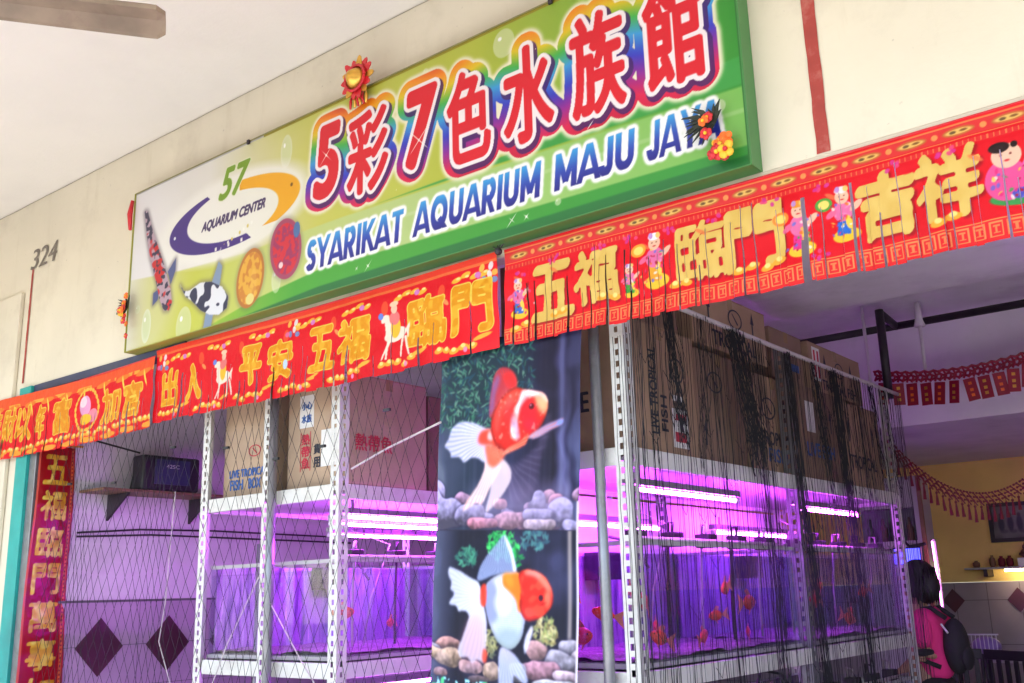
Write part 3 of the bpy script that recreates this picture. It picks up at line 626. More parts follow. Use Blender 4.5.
r_ = random.Random(8); sl = []
for a, b, n in [(.05, .5, 7), (.5, .9, 8), (.95, 1.6, 15), (1.65, 2.1, 7), (2.15, 2.9, 7)]:
    for k in range(n): sl.append((a + (b - a) * (k + r_.uniform(-.3, .3)) / n, r_.choice([.16, .22, .12, .28, .2])))
sl += [(.33, .30), (.82, .24)]
banner('festive_banner', 'red new year banner with yellow characters and two white horses, under the sign', c, -6.005, 3.262, -.03, sl, .30, 4, [(.33, 3), (.82, 2)], .012)
# left banner
c = base_banner(2.30, .49, .0042, 3); U, V = c.U, c.V
c.put((V > .40), (240, 90, 50)); c.put((V > .40) & (((U * 3 + c.noise(.02, 7) * .1) % 1) < .4) & (V < .425), (246, 170, 70))
for k in range(9): c.put(c.ell(.1 + k * .26, .40, .09, .02, .1), (236, 130, 50)); ingots(c, .15 + k * .26, .07, .055, 4, k + 30); c.put(c.ell(.2 + k * .26, .03, .1, .02), (244, 160, 60)); c.put(c.ell(.12 + k * .26, .36, .01, .06, .3), (250, 210, 90))
for k, (ch, x, y, w, hh) in enumerate([('年', .02, .14, .16, .25), ('財', .22, .14, .19, .25), ('以', .43, .13, .22, .26), ('年', .75, .12, .12, .25), ('富', .99, .13, .24, .25), ('加', 1.66, .12, .24, .23), ('官', 1.96, .12, .20, .23)]):
    m = c.brush(ch, x, y, w, hh, k + 40, .013); c.put(c.dil(m, .009), (246, 210, 90)); c.put(m, (226, 140, 26)); c.put(m * np.clip(c.noise(.012, k), 0, 1) * .5, (240, 214, 90))
for a in np.linspace(0, 2 * PI, 24): c.put(c.ell(1.46 + .15 * math.cos(a), .25 + .15 * math.sin(a), .022, .014, a + 1.5), (240, 190, 80))
c.put(c.ell(1.44, .28, .07, .075), (240, 170, 210)); c.put(c.ell(1.42, .31, .045, .04), (250, 220, 230)); c.put(c.ell(1.54, .20, .06, .05), (244, 150, 170)); c.put(c.ell(1.45, .18, .07, .04), (246, 190, 60))
r_ = random.Random(9); sl = []
for a, b, n in [(.05, .7, 8), (.72, 1.3, 11), (1.3, 2.25, 24)]:
    for k in range(n): sl.append((a + (b - a) * (k + r_.uniform(-.3, .3)) / n, r_.choice([.16, .22, .12, .28, .2])))
sl += [(.70, .36), (.74, .3)]
banner('festive_banner', 'faded orange-red new year banner with yellow characters, leftmost of the row', c, -8.30, 3.225, -.045, sl, .30, 5, [(.70, 2)], .02)

# couplet hanging beside the door
c = Canvas(.36, 2.0, .0040, (200, 10, 30)); U, V = c.U, c.V
n_ = c.noise(.05, 5); c.c[:] = np.array((168, 4, 8)) + n_[..., None] * np.array((9, 3, 5))
c.put((np.abs(U - .335) < .012), (236, 120, 60)); c.put((np.abs(U - .335) < .008) & ((V % .03) < .014), (170, 20, 40)); c.put((U < .02), (236, 110, 90))
for k, ch in enumerate('五福臨門萬事如'):
    y = 1.71 - k * .272
    if y < -.2: break
    m = c.brush(ch, .055, y, .235, .215, k + 60, .011); c.put(c.dil(m, .004), (150, 60, 20)); g_ = np.clip(c.noise(.018, k + 3) * .8 + .5, 0, 1)
    c.put(m, (236, 180, 40)); c.put(m * g_, (255, 232, 110)); c.put(m * np.clip(-c.noise(.02, k + 5), 0, 1) * .6, (190, 130, 20))
cp = thing('couplet_banner', 'narrow vertical red couplet banner with gold characters inside the teal door frame', 'banner', (-7.58, .16, 2.78))
c.mesh('printed_cloth', lambda u, v: np.stack([-7.575 + .012 * np.sin(v * 5) + .01 * np.sin(u * 12), -.015 - .02 * (1 - v / 2.0) + u * (0.80 + .2 * (1 - v / 2.0)) + .012 * v, 0.80 + v], -1), printed('couplet_print', .3, .5, .3, 10), cp)
rd = MB(); rd.tube([(-7.575, -.03, 2.805), (-7.575, .35, 2.815)], .009, 8); rd.build('hanging_rod', M['gold'], cp)

# ================================================================== GOLDFISH POSTER
PW, PH = .89, 1.75
c = Canvas(PW, PH, .0034, (20, 30, 60)); U, V = c.U, c.V; c.sat = .2; c.gain = 1.05
def smooth_poly(pts, n=6):
    o = []; N_ = len(pts); p = [np.array(q, float) for q in pts]
    for i in range(N_):
        p0, p1, p2, p3 = p[i - 1], p[i], p[(i + 1) % N_], p[(i + 2) % N_]
        for k in range(n):
            t = k / n; o.append(tuple(.5 * (2 * p1 + (p2 - p0) * t + (2 * p0 - 5 * p1 + 4 * p2 - p3) * t * t + (3 * p1 - p0 - 3 * p2 + p3) * t ** 3)))
    return o
def q1(x, y):
    yt = 85 - .075 * (x - 45); return ((x - 45) / 535 * PW, 1.60 - .78 * (y - yt) / (657 - yt))
def q2(x, y): return ((x - (50 - 25 * y / 683)) / 600 * PW, .82 - (y - 35) / 648 * .72)
def shape(q, pts, soft=.004, sm=True):
    P_ = [q(*p) for p in pts]; return c.blur(c.poly(smooth_poly(P_) if sm else P_), soft)
N1, N2, N3, N4 = c.noise(.035, 2), c.noise(.014, 3), c.noise(.006, 4), c.noise(.02, 6)
NV = np.repeat(np.random.RandomState(3).randn(1, c.nx), c.ny, 0); NV = c._conv(NV, np.ones((1, 7)) / 7)
c.c[:] = grad(U + .02 * N1, [(0, (96, 104, 128)), (.06, (58, 66, 92)), (.2, (34, 46, 68)), (.45, (40, 42, 74)), (.62, (26, 24, 50)), (.75, (18, 14, 34)), (.80, (84, 84, 130)), (.84, (26, 24, 56)), (.89, (70, 74, 110))])
c.put(np.clip(NV * .5, 0, 1) * .3, (120, 130, 160))
leaf = np.clip((V - 1.28) * 9, 0, 1) * np.clip((.66 - U) * 7, 0, 1); c.put(leaf * .7, (24, 46, 54))
for k in range(640):
    r1 = rng.random; x = r1() * .62; y = 1.30 + r1() * .42; a = r1() * 6.3
    i0, i1, j0, j1 = [int(v) for v in (max((y - .03) / c.res, 0), (y + .03) / c.res, max((x - .03) / c.res, 0), (x + .03) / c.res)]
    uu, vv = U[i0:i1, j0:j1] - x, V[i0:i1, j0:j1] - y
    if uu.size == 0: continue
    m = np.clip((1 - np.sqrt(((uu * math.cos(a) + vv * math.sin(a)) / .024) ** 2 + ((-uu * math.sin(a) + vv * math.cos(a)) / .006) ** 2)) * 2, 0, 1)[..., None] * .8
    col = np.array([(40, 92, 76), (74, 128, 108), (22, 50, 56), (110, 150, 130), (30, 70, 90)][k % 5]); c.c[i0:i1, j0:j1] = c.c[i0:i1, j0:j1] * (1 - m) + col * m
c.put(np.clip((U - .64) * 20, 0, 1) * np.clip((V - 1.2) * 5, 0, 1) * .6, (26, 20, 42)); c.put(c.blur(((U > .775) & (U < .80)).astype(float), .01) * (V > .9) * .5, (130, 134, 184))
def rock(q, x, y, rx, ry, col, a=0.0):
    cx_, cy_ = q(x, y); e = q(x + rx, y); rx_ = abs(e[0] - cx_); ry_ = abs(q(x, y + ry)[1] - cy_)
    n = .13 * N1 + .09 * N4 + .02 * N2; X = (U - cx_) * math.cos(a) + (V - cy_) * math.sin(a); Y = -(U - cx_) * math.sin(a) + (V - cy_) * math.cos(a)
    r = (np.abs(X / rx_) ** 2.4 + np.abs(Y / ry_) ** 2.4) ** (1 / 2.4) + n; m = np.clip((1 - r) * 9, 0, 1)
    c.put(c.blur(np.clip((1.12 - r) * 6, 0, 1), .006) * .6, (36, 32, 58))
    sh = np.clip(.5 + .55 * Y / ry_ - .15 * X / rx_ + .10 * N3 + .10 * N2, 0, 1)[..., None]
    m = m[..., None]; cc = (np.array(col) * .8 + 40) * (.42 + .72 * sh); c.c[:] = c.c * (1 - m) + np.clip(cc, 0, 255) * m
LIL, PNK, MAU, PAL = (160, 150, 208), (206, 140, 168), (176, 130, 176), (226, 196, 220)
for k in range(26): rock(q1, rng.uniform(40, 590), rng.uniform(535, 640), rng.uniform(20, 36), rng.uniform(16, 26), rng.choice([LIL, MAU, (130, 130, 180), PNK]))
for a in [(45, 530, 35, 35, LIL), (150, 545, 40, 25, MAU), (90, 590, 60, 52, LIL), (185, 600, 62, 40, (150, 140, 196)), (445, 555, 26, 42, LIL), (505, 560, 24, 30, (196, 120, 150)), (300, 565, 36, 22, (196, 120, 140)), (530, 600, 50, 52, LIL), (340, 620, 72, 32, PNK), (232, 632, 62, 24, (206, 120, 150)), (440, 605, 55, 24, LIL), (450, 637, 62, 24, PAL), (560, 645, 40, 28, LIL)]: rock(q1, *a)
c.put(np.clip(1 - np.abs(V - .93) * 7, 0, 1) * c.ell(.52, 1.0, .3, .25, 0, 30) * .45, (196, 180, 226)); c.put(np.clip((1.20 - V) * 2.5, 0, 1) * np.clip((V - .82) * 50, 0, 1) * c.blur(np.clip(NV - .2, 0, 1), .01) * .35, (210, 196, 236))
def finrays(m, ox, oy, q, n, col, ray, alpha, rs=.5):
    X0_, Y0_ = q(ox, oy); A = np.arctan2(V - Y0_, U - X0_); Rr_ = np.hypot(U - X0_, V - Y0_)
    c.put(m * alpha * np.clip(1.05 - Rr_ * .6, .4, 1), col); c.put(m * np.clip(np.sin(A * n + 1.2 * N1) * 1.2, 0, 1) * rs, ray); c.put(m * np.clip(1 - Rr_ / .10, 0, 1) * .3, (250, 210, 200))
# upper fish: trailing tails, fins, then the body
finrays(shape(q1, [(300, 395), (340, 430), (430, 360), (470, 240), (478, 300), (450, 400), (430, 520), (350, 560), (320, 480)], .012), 300, 380, q1, 40, (150, 130, 170), (190, 180, 214), .30, .10)
finrays(shape(q1, [(240, 380), (232, 440), (205, 500), (160, 556), (150, 590), (200, 560), (225, 565), (262, 500), (300, 430), (290, 385)]), 280, 380, q1, 80, (246, 226, 236), (240, 130, 110), .95, .35)
finrays(shape(q1, [(285, 395), (330, 425), (342, 470), (318, 520), (262, 582), (240, 590), (258, 520), (270, 450)]), 290, 370, q1, 80, (236, 226, 244), (240, 150, 140), .85, .3)
finrays(shape(q1, [(268, 305), (225, 284), (175, 264), (128, 262), (96, 286), (84, 325), (70, 350), (92, 372), (98, 392), (128, 392), (150, 412), (178, 396), (205, 398), (240, 412), (262, 355)]), 270, 320, q1, 70, (232, 228, 250), (110, 130, 230), .96, .45)
c.put(shape(q1, [(275, 300), (240, 292), (210, 305), (205, 340), (235, 350), (262, 352), (300, 372), (300, 330)], .008) * .95, (238, 62, 44)); c.put(shape(q1, [(245, 300), (265, 310), (258, 335), (240, 325)], .006) * .8, (246, 220, 226))
finrays(shape(q1, [(248, 250), (244, 200), (252, 140), (264, 90), (290, 64), (328, 72), (352, 108), (350, 145), (310, 175), (275, 225)]), 330, 200, q1, 70, (214, 54, 56), (110, 60, 110), .9, .5)
c.put(shape(q1, [(246, 240), (246, 190), (256, 130), (275, 90), (285, 110), (268, 160), (262, 220)], .010) * .55, (110, 120, 200)); c.put(shape(q1, [(300, 90), (335, 85), (350, 120), (335, 145), (310, 130)], .01) * .8, (244, 40, 40))
finrays(shape(q1, [(235, 355), (260, 350), (310, 372), (310, 395), (275, 430), (250, 420), (240, 390)], .008), 290, 350, q1, 60, (240, 84, 56), (250, 180, 170), .95, .4)
b = shape(q1, [(345, 140), (380, 148), (420, 156), (455, 168), (471, 200), (466, 240), (447, 285), (410, 322), (370, 350), (322, 372), (285, 362), (262, 325), (252, 285), (258, 235), (282, 192), (312, 158)], .003)
edge = np.clip(c.blur(b, .02) * 1.5 - .5, 0, 1); sh = np.clip(.45 + .55 * edge + .05 * N2, 0, 1)[..., None]
m = b[..., None]; c.c[:] = c.c * (1 - m) + np.array((246, 42, 36)) * sh * m
c.put(b * np.clip(shape(q1, [(378, 150), (358, 195), (336, 245), (330, 295), (345, 330), (366, 322), (356, 275), (372, 215), (404, 180), (440, 176), (470, 205), (475, 165), (430, 140)], .007) * (1.1 + .25 * N2), 0, 1), (252, 232, 238))
c.put(b * shape(q1, [(425, 172), (466, 180), (474, 215), (462, 240), (440, 232), (426, 204)], .012) * .9, (250, 196, 150)); c.put(b * c.ell(*q1(398, 240), .050, .075, .1, 9) * .85, (228, 26, 44)); c.put(b * c.ell(*q1(415, 285), .05, .03, .1, 9) * .5, (176, 20, 50))
c.put(b * c.ell(*q1(350, 290), .02, .06, .35, 5) * .5, (170, 170, 230)); c.put(b * shape(q1, [(262, 240), (275, 200), (300, 200), (290, 260), (275, 320)], .012) * .35, (255, 140, 130))
c.put(b * np.clip(N3 * .8 + N2 * .5 - .6, 0, 1) * .35, (255, 170, 150))
c.put(c.ell(*q1(410, 213), .017, .015, 0, 3.0), (80, 8, 24)); c.put(c.ell(*q1(407, 209), .006, .005, 0, 1.5), (190, 120, 140)); c.put(b * c.ell(*q1(330, 180), .06, .03, .6, 10) * .5, (255, 120, 100)); c.put(b * np.clip(N3 - .8, 0, 1) * .25, (255, 190, 180))
finrays(shape(q1, [(303, 388), (325, 362), (360, 345), (395, 322), (392, 350), (350, 372)]), 310, 380, q1, 60, (240, 100, 74), (250, 180, 170), .95)
finrays(shape(q1, [(400, 325), (450, 290), (500, 268), (524, 262), (515, 284), (470, 308), (430, 330)]), 400, 325, q1, 60, (190, 170, 220), (236, 110, 80), .9); c.put(c.ell(*q1(512, 275), .018, .012, .3, 4) * .8, (120, 150, 240))
# lower picture
lo = (V < .82).astype(float); c.put(lo, (18, 20, 40)); c.put(lo * np.clip(1 - U / .16, 0, 1) * .75, (104, 110, 142)); c.put(lo * c.ell(.62, .68, .25, .2, 0, 50) * np.clip(.6 + .5 * N1, 0, 1) * .7, (70, 72, 112))
c.put(lo * c.blur((np.abs(U - .845) < .010).astype(float), .005) * .8, (190, 178, 176)); c.put(lo * np.clip(NV * .5, 0, 1) * .12, (110, 120, 160))
def foliage(x, y, rx, ry, n, cols):
    for k in range(n):
        aa = rng.uniform(0, 6.3); d = math.sqrt(rng.random()); X_, Y_ = q2(x + rx * d * math.cos(aa), y + ry * d * math.sin(aa)); a = rng.uniform(0, 6.3)
        i0, i1, j0, j1 = int(max((Y_ - .03) / c.res, 0)), int(min(Y_ + .03, .82) / c.res), int(max((X_ - .03) / c.res, 0)), int((X_ + .03) / c.res); uu, vv = U[i0:i1, j0:j1] - X_, V[i0:i1, j0:j1] - Y_
        if uu.size == 0: continue
        m = np.clip((1 - np.sqrt(((uu * math.cos(a) + vv * math.sin(a)) / .022) ** 2 + ((-uu * math.sin(a) + vv * math.cos(a)) / .009) ** 2)) * 1.5, 0, 1)[..., None] * .7
        c.c[i0:i1, j0:j1] = c.c[i0:i1, j0:j1] * (1 - m) + np.array(cols[k % len(cols)]) * m
foliage(345, 100, 70, 65, 160, [(40, 190, 84), (90, 226, 120), (24, 120, 70), (60, 200, 100)]); foliage(400, 150, 30, 35, 40, [(30, 170, 80), (20, 100, 60)]); foliage(185, 150, 48, 42, 80, [(50, 120, 100), (80, 160, 130), (36, 84, 86)]); foliage(480, 75, 60, 40, 70, [(70, 120, 130), (50, 90, 110), (90, 150, 150)])
foliage(515, 440, 45, 60, 110, [(190, 180, 120), (230, 220, 170), (110, 100, 70), (150, 170, 110)]); foliage(295, 500, 25, 60, 60, [(150, 150, 100), (190, 190, 140), (90, 100, 80)])
TAN, ROS, GRY = (206, 170, 150), (200, 150, 160), (170, 164, 190)
for a in [(600, 495, 36, 36, GRY), (100, 522, 52, 28, (196, 140, 140)), (40, 560, 34, 30, GRY), (630, 540, 30, 50, (186, 170, 190)), (560, 550, 62, 48, GRY), (480, 520, 45, 40, ROS), (490, 590, 72, 48, (190, 134, 160)), (290, 615, 40, 44, TAN), (100, 582, 64, 44, TAN), (200, 608, 56, 36, (206, 160, 170)), (600, 605, 60, 26, PAL), (530, 645, 84, 28, (206, 204, 220)), (400, 600, 40, 40, GRY), (60, 640, 40, 22, ROS), (230, 655, 50, 20, (90, 70, 80))]: rock(q2, *a)
c.put((V < .13) * np.clip((.13 - V) * 12 + N3 * .5, 0, 1), (20, 60, 90)); c.put((V < .125) * np.clip(N3 * 3 - 1.2, 0, 1), (170, 226, 236)); c.put((V < .125) * np.clip(N2 * 3 - 2.6, 0, 1), (90, 200, 140))
W_, B_ = (226, 230, 250), (120, 134, 216)
finrays(shape(q2, [(240, 262), (200, 238), (150, 210), (108, 198), (104, 230), (118, 262), (114, 290), (130, 310), (108, 352), (140, 362), (150, 382), (180, 380), (196, 400), (184, 440), (166, 490), (146, 540), (156, 572), (186, 570), (206, 588), (232, 576), (262, 580), (272, 500), (276, 420), (262, 350)]), 265, 310, q2, 60, W_, (160, 170, 226), .97, .35)
c.put(shape(q2, [(190, 420), (255, 400), (262, 570), (160, 565)], .02) * .35, (236, 150, 160)); c.put(shape(q2, [(258, 530), (276, 540), (270, 580), (254, 578)], .004) * .8, (236, 70, 50))
finrays(shape(q2, [(235, 250), (240, 200), (268, 150), (310, 100), (352, 56), (376, 92), (394, 150), (402, 212), (350, 214), (300, 226)]), 320, 330, q2, 110, (130, 146, 196), (206, 214, 240), .92, .6)
c.put(shape(q2, [(352, 56), (376, 92), (394, 150), (402, 212), (390, 210), (380, 150), (362, 96)], .004) * .9, (236, 236, 250))
finrays(shape(q2, [(335, 515), (322, 600), (328, 690), (380, 690), (388, 620), (430, 650), (444, 625), (420, 570), (385, 530)]), 360, 500, q2, 50, (206, 214, 240), B_, .9, .35)
b = shape(q2, [(262, 300), (272, 262), (305, 230), (350, 211), (410, 209), (440, 250), (448, 330), (438, 400), (422, 470), (382, 516), (332, 502), (292, 440), (270, 360)], .003)
edge = np.clip(c.blur(b, .022) * 1.5 - .5, 0, 1); sh = np.clip(.62 + .45 * edge, 0, 1)[..., None]; m = b[..., None]; c.c[:] = c.c * (1 - m) + np.array((226, 230, 250)) * sh * m
sc_m = np.clip(np.sin((U + V) * 330) * np.sin((U - V) * 330) * 1.5 + .2, 0, 1); c.put(b * c.ell(*q2(370, 400), .10, .12, 0, 14) * sc_m * .75, (120, 160, 226)); c.put(b * shape(q2, [(270, 270), (305, 250), (325, 320), (320, 400), (290, 420), (268, 350)], .01) * .75, (130, 140, 206)); c.put(b * c.ell(*q2(370, 480), .09, .05, 0, 12) * .6, (150, 170, 170)); c.put(b * c.ell(*q2(345, 335), .05, .05, 0, 12) * .7, (250, 252, 255))
c.put(shape(q2, [(252, 268), (268, 262), (274, 305), (268, 352), (250, 350), (246, 305)], .004) * .9, (232, 62, 44))
c.put(shape(q2, [(345, 222), (380, 214), (418, 214), (438, 270), (434, 345), (412, 368), (398, 318), (368, 285), (345, 262)], .006), np.array((246, 120, 34))); c.put(shape(q2, [(350, 225), (380, 222), (390, 260), (370, 270)], .012) * .5, (252, 170, 60))
b = shape(q2, [(413, 212), (455, 194), (508, 212), (540, 262), (545, 318), (522, 362), (470, 398), (434, 392), (415, 345), (420, 280)], .003)
edge = np.clip(c.blur(b, .022) * 1.6 - .6, 0, 1); sh = np.clip(.66 + .4 * edge + .06 * N2, 0, 1)[..., None]; m = b[..., None]; c.c[:] = c.c * (1 - m) + np.clip(np.array((244, 40, 34)) * sh, 0, 255) * m
c.put(b * shape(q2, [(440, 196), (490, 198), (530, 240), (540, 280), (515, 262), (480, 225), (440, 215)], .008) * .7, (252, 200, 190)); c.put(b * np.clip(N2 * 1.3 - .3, 0, 1) * .4, (255, 110, 80)); c.put(b * c.ell(*q2(525, 310), .02, .04, 0, 5) * .6, (252, 140, 110)); c.put(c.ell(*q2(500, 306), .013, .014, 0, 2.5), (70, 14, 40)); c.put(c.ell(*q2(505, 330), .02, .006, .3, 2) * .6, (150, 20, 30))
finrays(shape(q2, [(432, 500), (440, 460), (462, 418), (468, 440), (452, 490), (436, 530)]), 445, 420, q2, 50, W_, B_, .95, .3)
c.put(np.abs(V - .82) < .002, (40, 36, 56)); c.put(((U > PW - .012) & (V < .95)), (214, 206, 220)); c.put(np.clip(N1 - .5, 0, 1) * .10, (150, 150, 220))
c.c = np.stack([c.blur(c.c[..., k_], .0028) for k_ in range(3)], -1)
ps = thing('goldfish_poster', 'tall hanging poster of two red and white goldfish above pebbles, one over the other', 'poster', (-3.449, .0, 2.70))
ca, sa = math.cos(math.radians(-3.6)), math.sin(math.radians(-3.6))
def pf(u, v):
    a, b_ = u, v - 1.60
    return np.stack([-3.447 + a * ca - b_ * sa, 0.012 + .012 * np.sin(u * 5 + 1) * (1.0 + .5 * np.sin(v * 2)) + .004 * np.sin(v * 9 + u * 4), 2.70 + a * sa + b_ * ca], -1)
def pf2(u, v): return pf(np.array(u, float), np.array(v, float))
c.mesh('printed_sheet', pf, printed('poster_print', .5, .2, .2, 7), ps)
rb_ = MB(); rb_.tube([pf2(-.01, PH + .004) + np.array([0, .006, 0]), pf2(PW + .01, PH + .004) + np.array([0, .006, 0])], .008, 8); rb_.build('rod', M['black'], ps, smooth=True); rb_ = MB(); rb_.tube([pf2(.0, .0), pf2(PW, .0)], .008, 8); rb_.build('rod', M['black'], ps, smooth=True)
co = MB(); co.tube([pf2(.0, PH), (-3.4, .0, 3.2)], .0025, 4); co.build('hanging_cord', M['black'], ps); co = MB(); co.tube([pf2(PW, PH), (-2.62, .0, 3.2)], .0025, 4); co.build('hanging_cord', M['black'], ps)

# ================================================================== RACKS
def slotted(mb, x, y, sx, sy, z0, z1, w=.072, t=.003, pitch=.055):
    """slotted steel angle: two flanges with real slot holes. sx, sy give the flange directions"""
    def flange(to):  # to(a0,a1,z0,z1)
        to(0, w * .36, z0, z1); to(w * .64, w, z0, z1)
        z = z0
        while z < z1:
            to(w * .36, w * .64, z, min(z + .026, z1)); z += pitch
    def f1(a0, a1, za, zb): X = sorted((x + sx * a0, x + sx * a1)); Y = sorted((y, y + sy * t)); mb.box(X[0], X[1], Y[0], Y[1], za, zb)
    def f2(a0, a1, za, zb): X = sorted((x, x + sx * t)); Y = sorted((y + sy * (a0 + t), y + sy * (a1 + t))); mb.box(X[0], X[1], Y[0], Y[1], za, zb)
    flange(f1); flange(f2)
def rack(x0, x1, ys, ztop, label, mids=()):
    r = thing('steel_rack', label, 'rack', (x0, ys[0], 0), 'slotted steel racks behind the netting')
    for y in ys:
        for x, sx in [(x0, 1), (x1, -1)] + [(m, 1) for m in mids]:
            p = MB(); slotted(p, x, y, sx, 1 if y < ys[-1] else -1, .0, ztop); p.build('post', M['grey_steel'] if (y == ys[1] and x1 > -3) else M['white_steel'], r)
    for z in (.36, 1.215, 2.20):
        for x in (x0 + .004, x1 - .034):
            b = MB(); b.box(x, x + .03, ys[0] + .08, ys[-1] - .08, z - .045, z + .04); b.build('beam', M['white_steel'], r, bevel=.004)
        for y in (ys[0] + .006, ys[-1] - .036):
            xs = [x0] + list(mids) + [x1]
            for a, b2 in zip(xs[:-1], xs[1:]):
                b = MB(); b.box(a + .078, b2 - (.076 if b2 == x1 else .004), y, y + .03, z - .045, z + .04); b.build('beam', M['white_steel'], r, bevel=.004)
        s = MB(); s.box(x0 + .036, x1 - .036, ys[0] + .04, ys[-1] - .04, z - .02, z - .002); s.build('shelf_board', M['white_cabinet'], r)
    if x1 > -3:
        s = MB(); s.box(x0 + .01, x0 + .018, ys[0] + .08, ys[-1] - .08, 1.27, 2.14); s.build('bounce_board', M['foam'], r)  # pale board added behind the tanks to bounce the violet tube light
    return r
RA0, RA1, RB0, RB1 = -5.68, -4.36, -3.38, -2.42
rack(RA0, RA1, (.15, 2.0, 3.85), 3.0, 'white slotted rack of fish tanks behind diamond netting, left of the goldfish poster', mids=(-5.05,))
rack(RB0, RB1, (.15, 2.0, 3.85), 3.02, 'white slotted rack of fish tanks behind black threads, right of the goldfish poster')
for x, y, r, lab, z1 in [(-4.905, .11, .027, 'thick round grey steel pole beside the slotted middle post of the left rack', 3.2), (-5.33, .36, .018, 'thin grey steel pole standing behind the left bay of the left rack', 1.95), (-2.555, .11, .026, 'round grey steel pole between the goldfish poster and the slotted white corner post', 3.2)]:
    p = MB(); p.tube([(x, y, .0), (x, y, z1)], r, 14); tag(p.build('steel_pole', M['grey_steel'], origin=(x, y, 0), smooth=True), lab, 'pole')

# ---- tanks: one glass tank with its parts, copied
def make_tank(w, l, h, hw):
    t = thing('fish_tank', '', 'fish tank', (0, 0, 0), 'fish tanks on the racks')
    g = MB(); e = .006
    g.box(0, w, 0, e, 0, h); g.box(0, w, l - e, l, 0, h); g.box(0, e, e, l - e, 0, h); g.box(w - e, w, e, l - e, 0, h); g.build('glass', M['glass'], t, local=True)
    wt = MB(); wt.box(e + .002, w - e - .002, e + .002, l - e - .002, .012, hw); wt.build('water', M['water'], t, local=True)
    gv = MB(); n = 18; vs = []; fs = []
    for j in range(n + 1):
        for i in range(n + 1): vs.append((.012 + (w - .024) * i / n, .012 + (l - .024) * j / n, .03 + rng.uniform(0, .022)))
    for j in range(n):
        for i in range(n): a = j * (n + 1) + i; fs.append((a, a + 1, a + n + 2, a + n + 1))
    gv.add(vs, fs); gv.box(.012, w - .012, .012, l - .012, .004, .028); gv.build('gravel', M['pebbles'], t, local=True)
    bp = MB(); bp.box(.02, .028, .03, l - .03, .03, h - .01); bp.build('back_panel', M['backpanel'], t, local=True)
    tr = MB(); tr.box(-.003, w + .003, -.004, -.0005, h - .022, h); tr.box(-.003, w + .003, -.004, -.0005, 0, .022); tr.box(w + .0005, w + .004, -.003, l + .003, h - .02, h); tr.box(w + .0005, w + .004, -.003, l + .003, 0, .02); tr.build('rim', M['white_cabinet'], t, local=True)
    for k in range(1, 4):
        dv = MB(); yk = l * k / 4 + rng.uniform(-.03, .03); dv.box(e + .002, w - e - .002, yk, yk + .005, .012, h - .03); dv.build('divider', M['glass'], t, local=True)
    for k in range(5):
        pk = MB(); yk = l * (.08 + .2 * k); pk.box(w - .14, w - .06, yk, yk + .10, h - .02 + .004, h + .055); pk.build('pump', M['black'], t, local=True, bevel=.006)
        pt = MB(); pt.tube([(w - .1, yk + .05, h + .0555), (w - .1, yk + .06, h + .10), (w - .16, yk + .12, h + .11), (w - .2, yk + .14, h * .5), (w - .2, yk + .14, .06)], .008, 6); pt.build('pipe', M['black'] if k % 2 else M['netpale'], t, local=True, smooth=True)
    rl_ = MB(); rl_.tube([(w - .03, .02, h + .012), (w - .03, l - .02, h + .012)], .011, 8); rl_.build('feed_pipe', M['netpale'], t, local=True, smooth=True)
    fb = MB(); fb.box(.05, .16, l * .45, l * .45 + .20, h - .16, h - .01); fb.tube([(.1, l * .5, h - .01), (.12, l * .52, h + .08), (.2, l * .6, h + .05), (.25, l * .65, h - .1)], .010, 8); fb.build('filter', M['black'], t, local=True)
    ah = MB(); ah.tube([(w * .7, l * .3, .05), (w * .72, l * .32, h * .6), (w * .8, l * .36, h + .1), (w * .6, l * .3, h + .2)], .005, 6); ah.build('air_hose', M['netpale'], t, local=True, smooth=True)
    return t
def make_tube(l):
    t = thing('light_tube', '', 'light tube', (0, 0, 0), 'violet light tubes over the tanks')
    b = MB(); b.tube([(0, .03, 0), (0, l - .03, 0)], .010, 10); b.build('lamp', M['tube'], t, local=True, smooth=True)
    cp_ = MB(); cp_.tube([(0, 0, 0), (0, .03, 0)], .015, 10); cp_.build('end_cap', M['cap'], t, local=True); cp_ = MB(); cp_.tube([(0, l - .03, 0), (0, l, 0)], .015, 10); cp_.build('end_cap', M['cap'], t, local=True)
    hd_ = MB(); hd_.box(-.02, .02, .0, l, .018, .05); hd_.box(-.003, .003, .1, .12, .05, .10); hd_.box(-.003, .003, l - .12, l - .1, .05, .10); hd_.build('holder', M['grey_steel'], t, local=True)
    return t
tw = RB1 - RB0 - .10; ta = RA1 - RA0 - .10
tankB = make_tank(tw, 1.76, .56, .50); tankA = make_tank(ta, 1.76, .56, .50)
first = {'A': True, 'B': True}
for row, proto, x in (('A', tankA, RA0 + .05), ('B', tankB, RB0 + .05)):
    for k, (y, dep) in enumerate([(.215, 'front'), (2.06, 'rear')]):
        for lev, z in (('upper', 1.262), ('lower', .405)):
            lab = '%s fish tank at the %s of the %s rack, under violet tubes' % (lev, dep, 'left' if row == 'A' else 'right')
            if first[row]: proto['label'] = lab; proto.location = (x, y, z); first[row] = False
            else: copy_tree(proto, lab, loc=(x, y, z))
tube0 = make_tube(1.15); used_tube = False
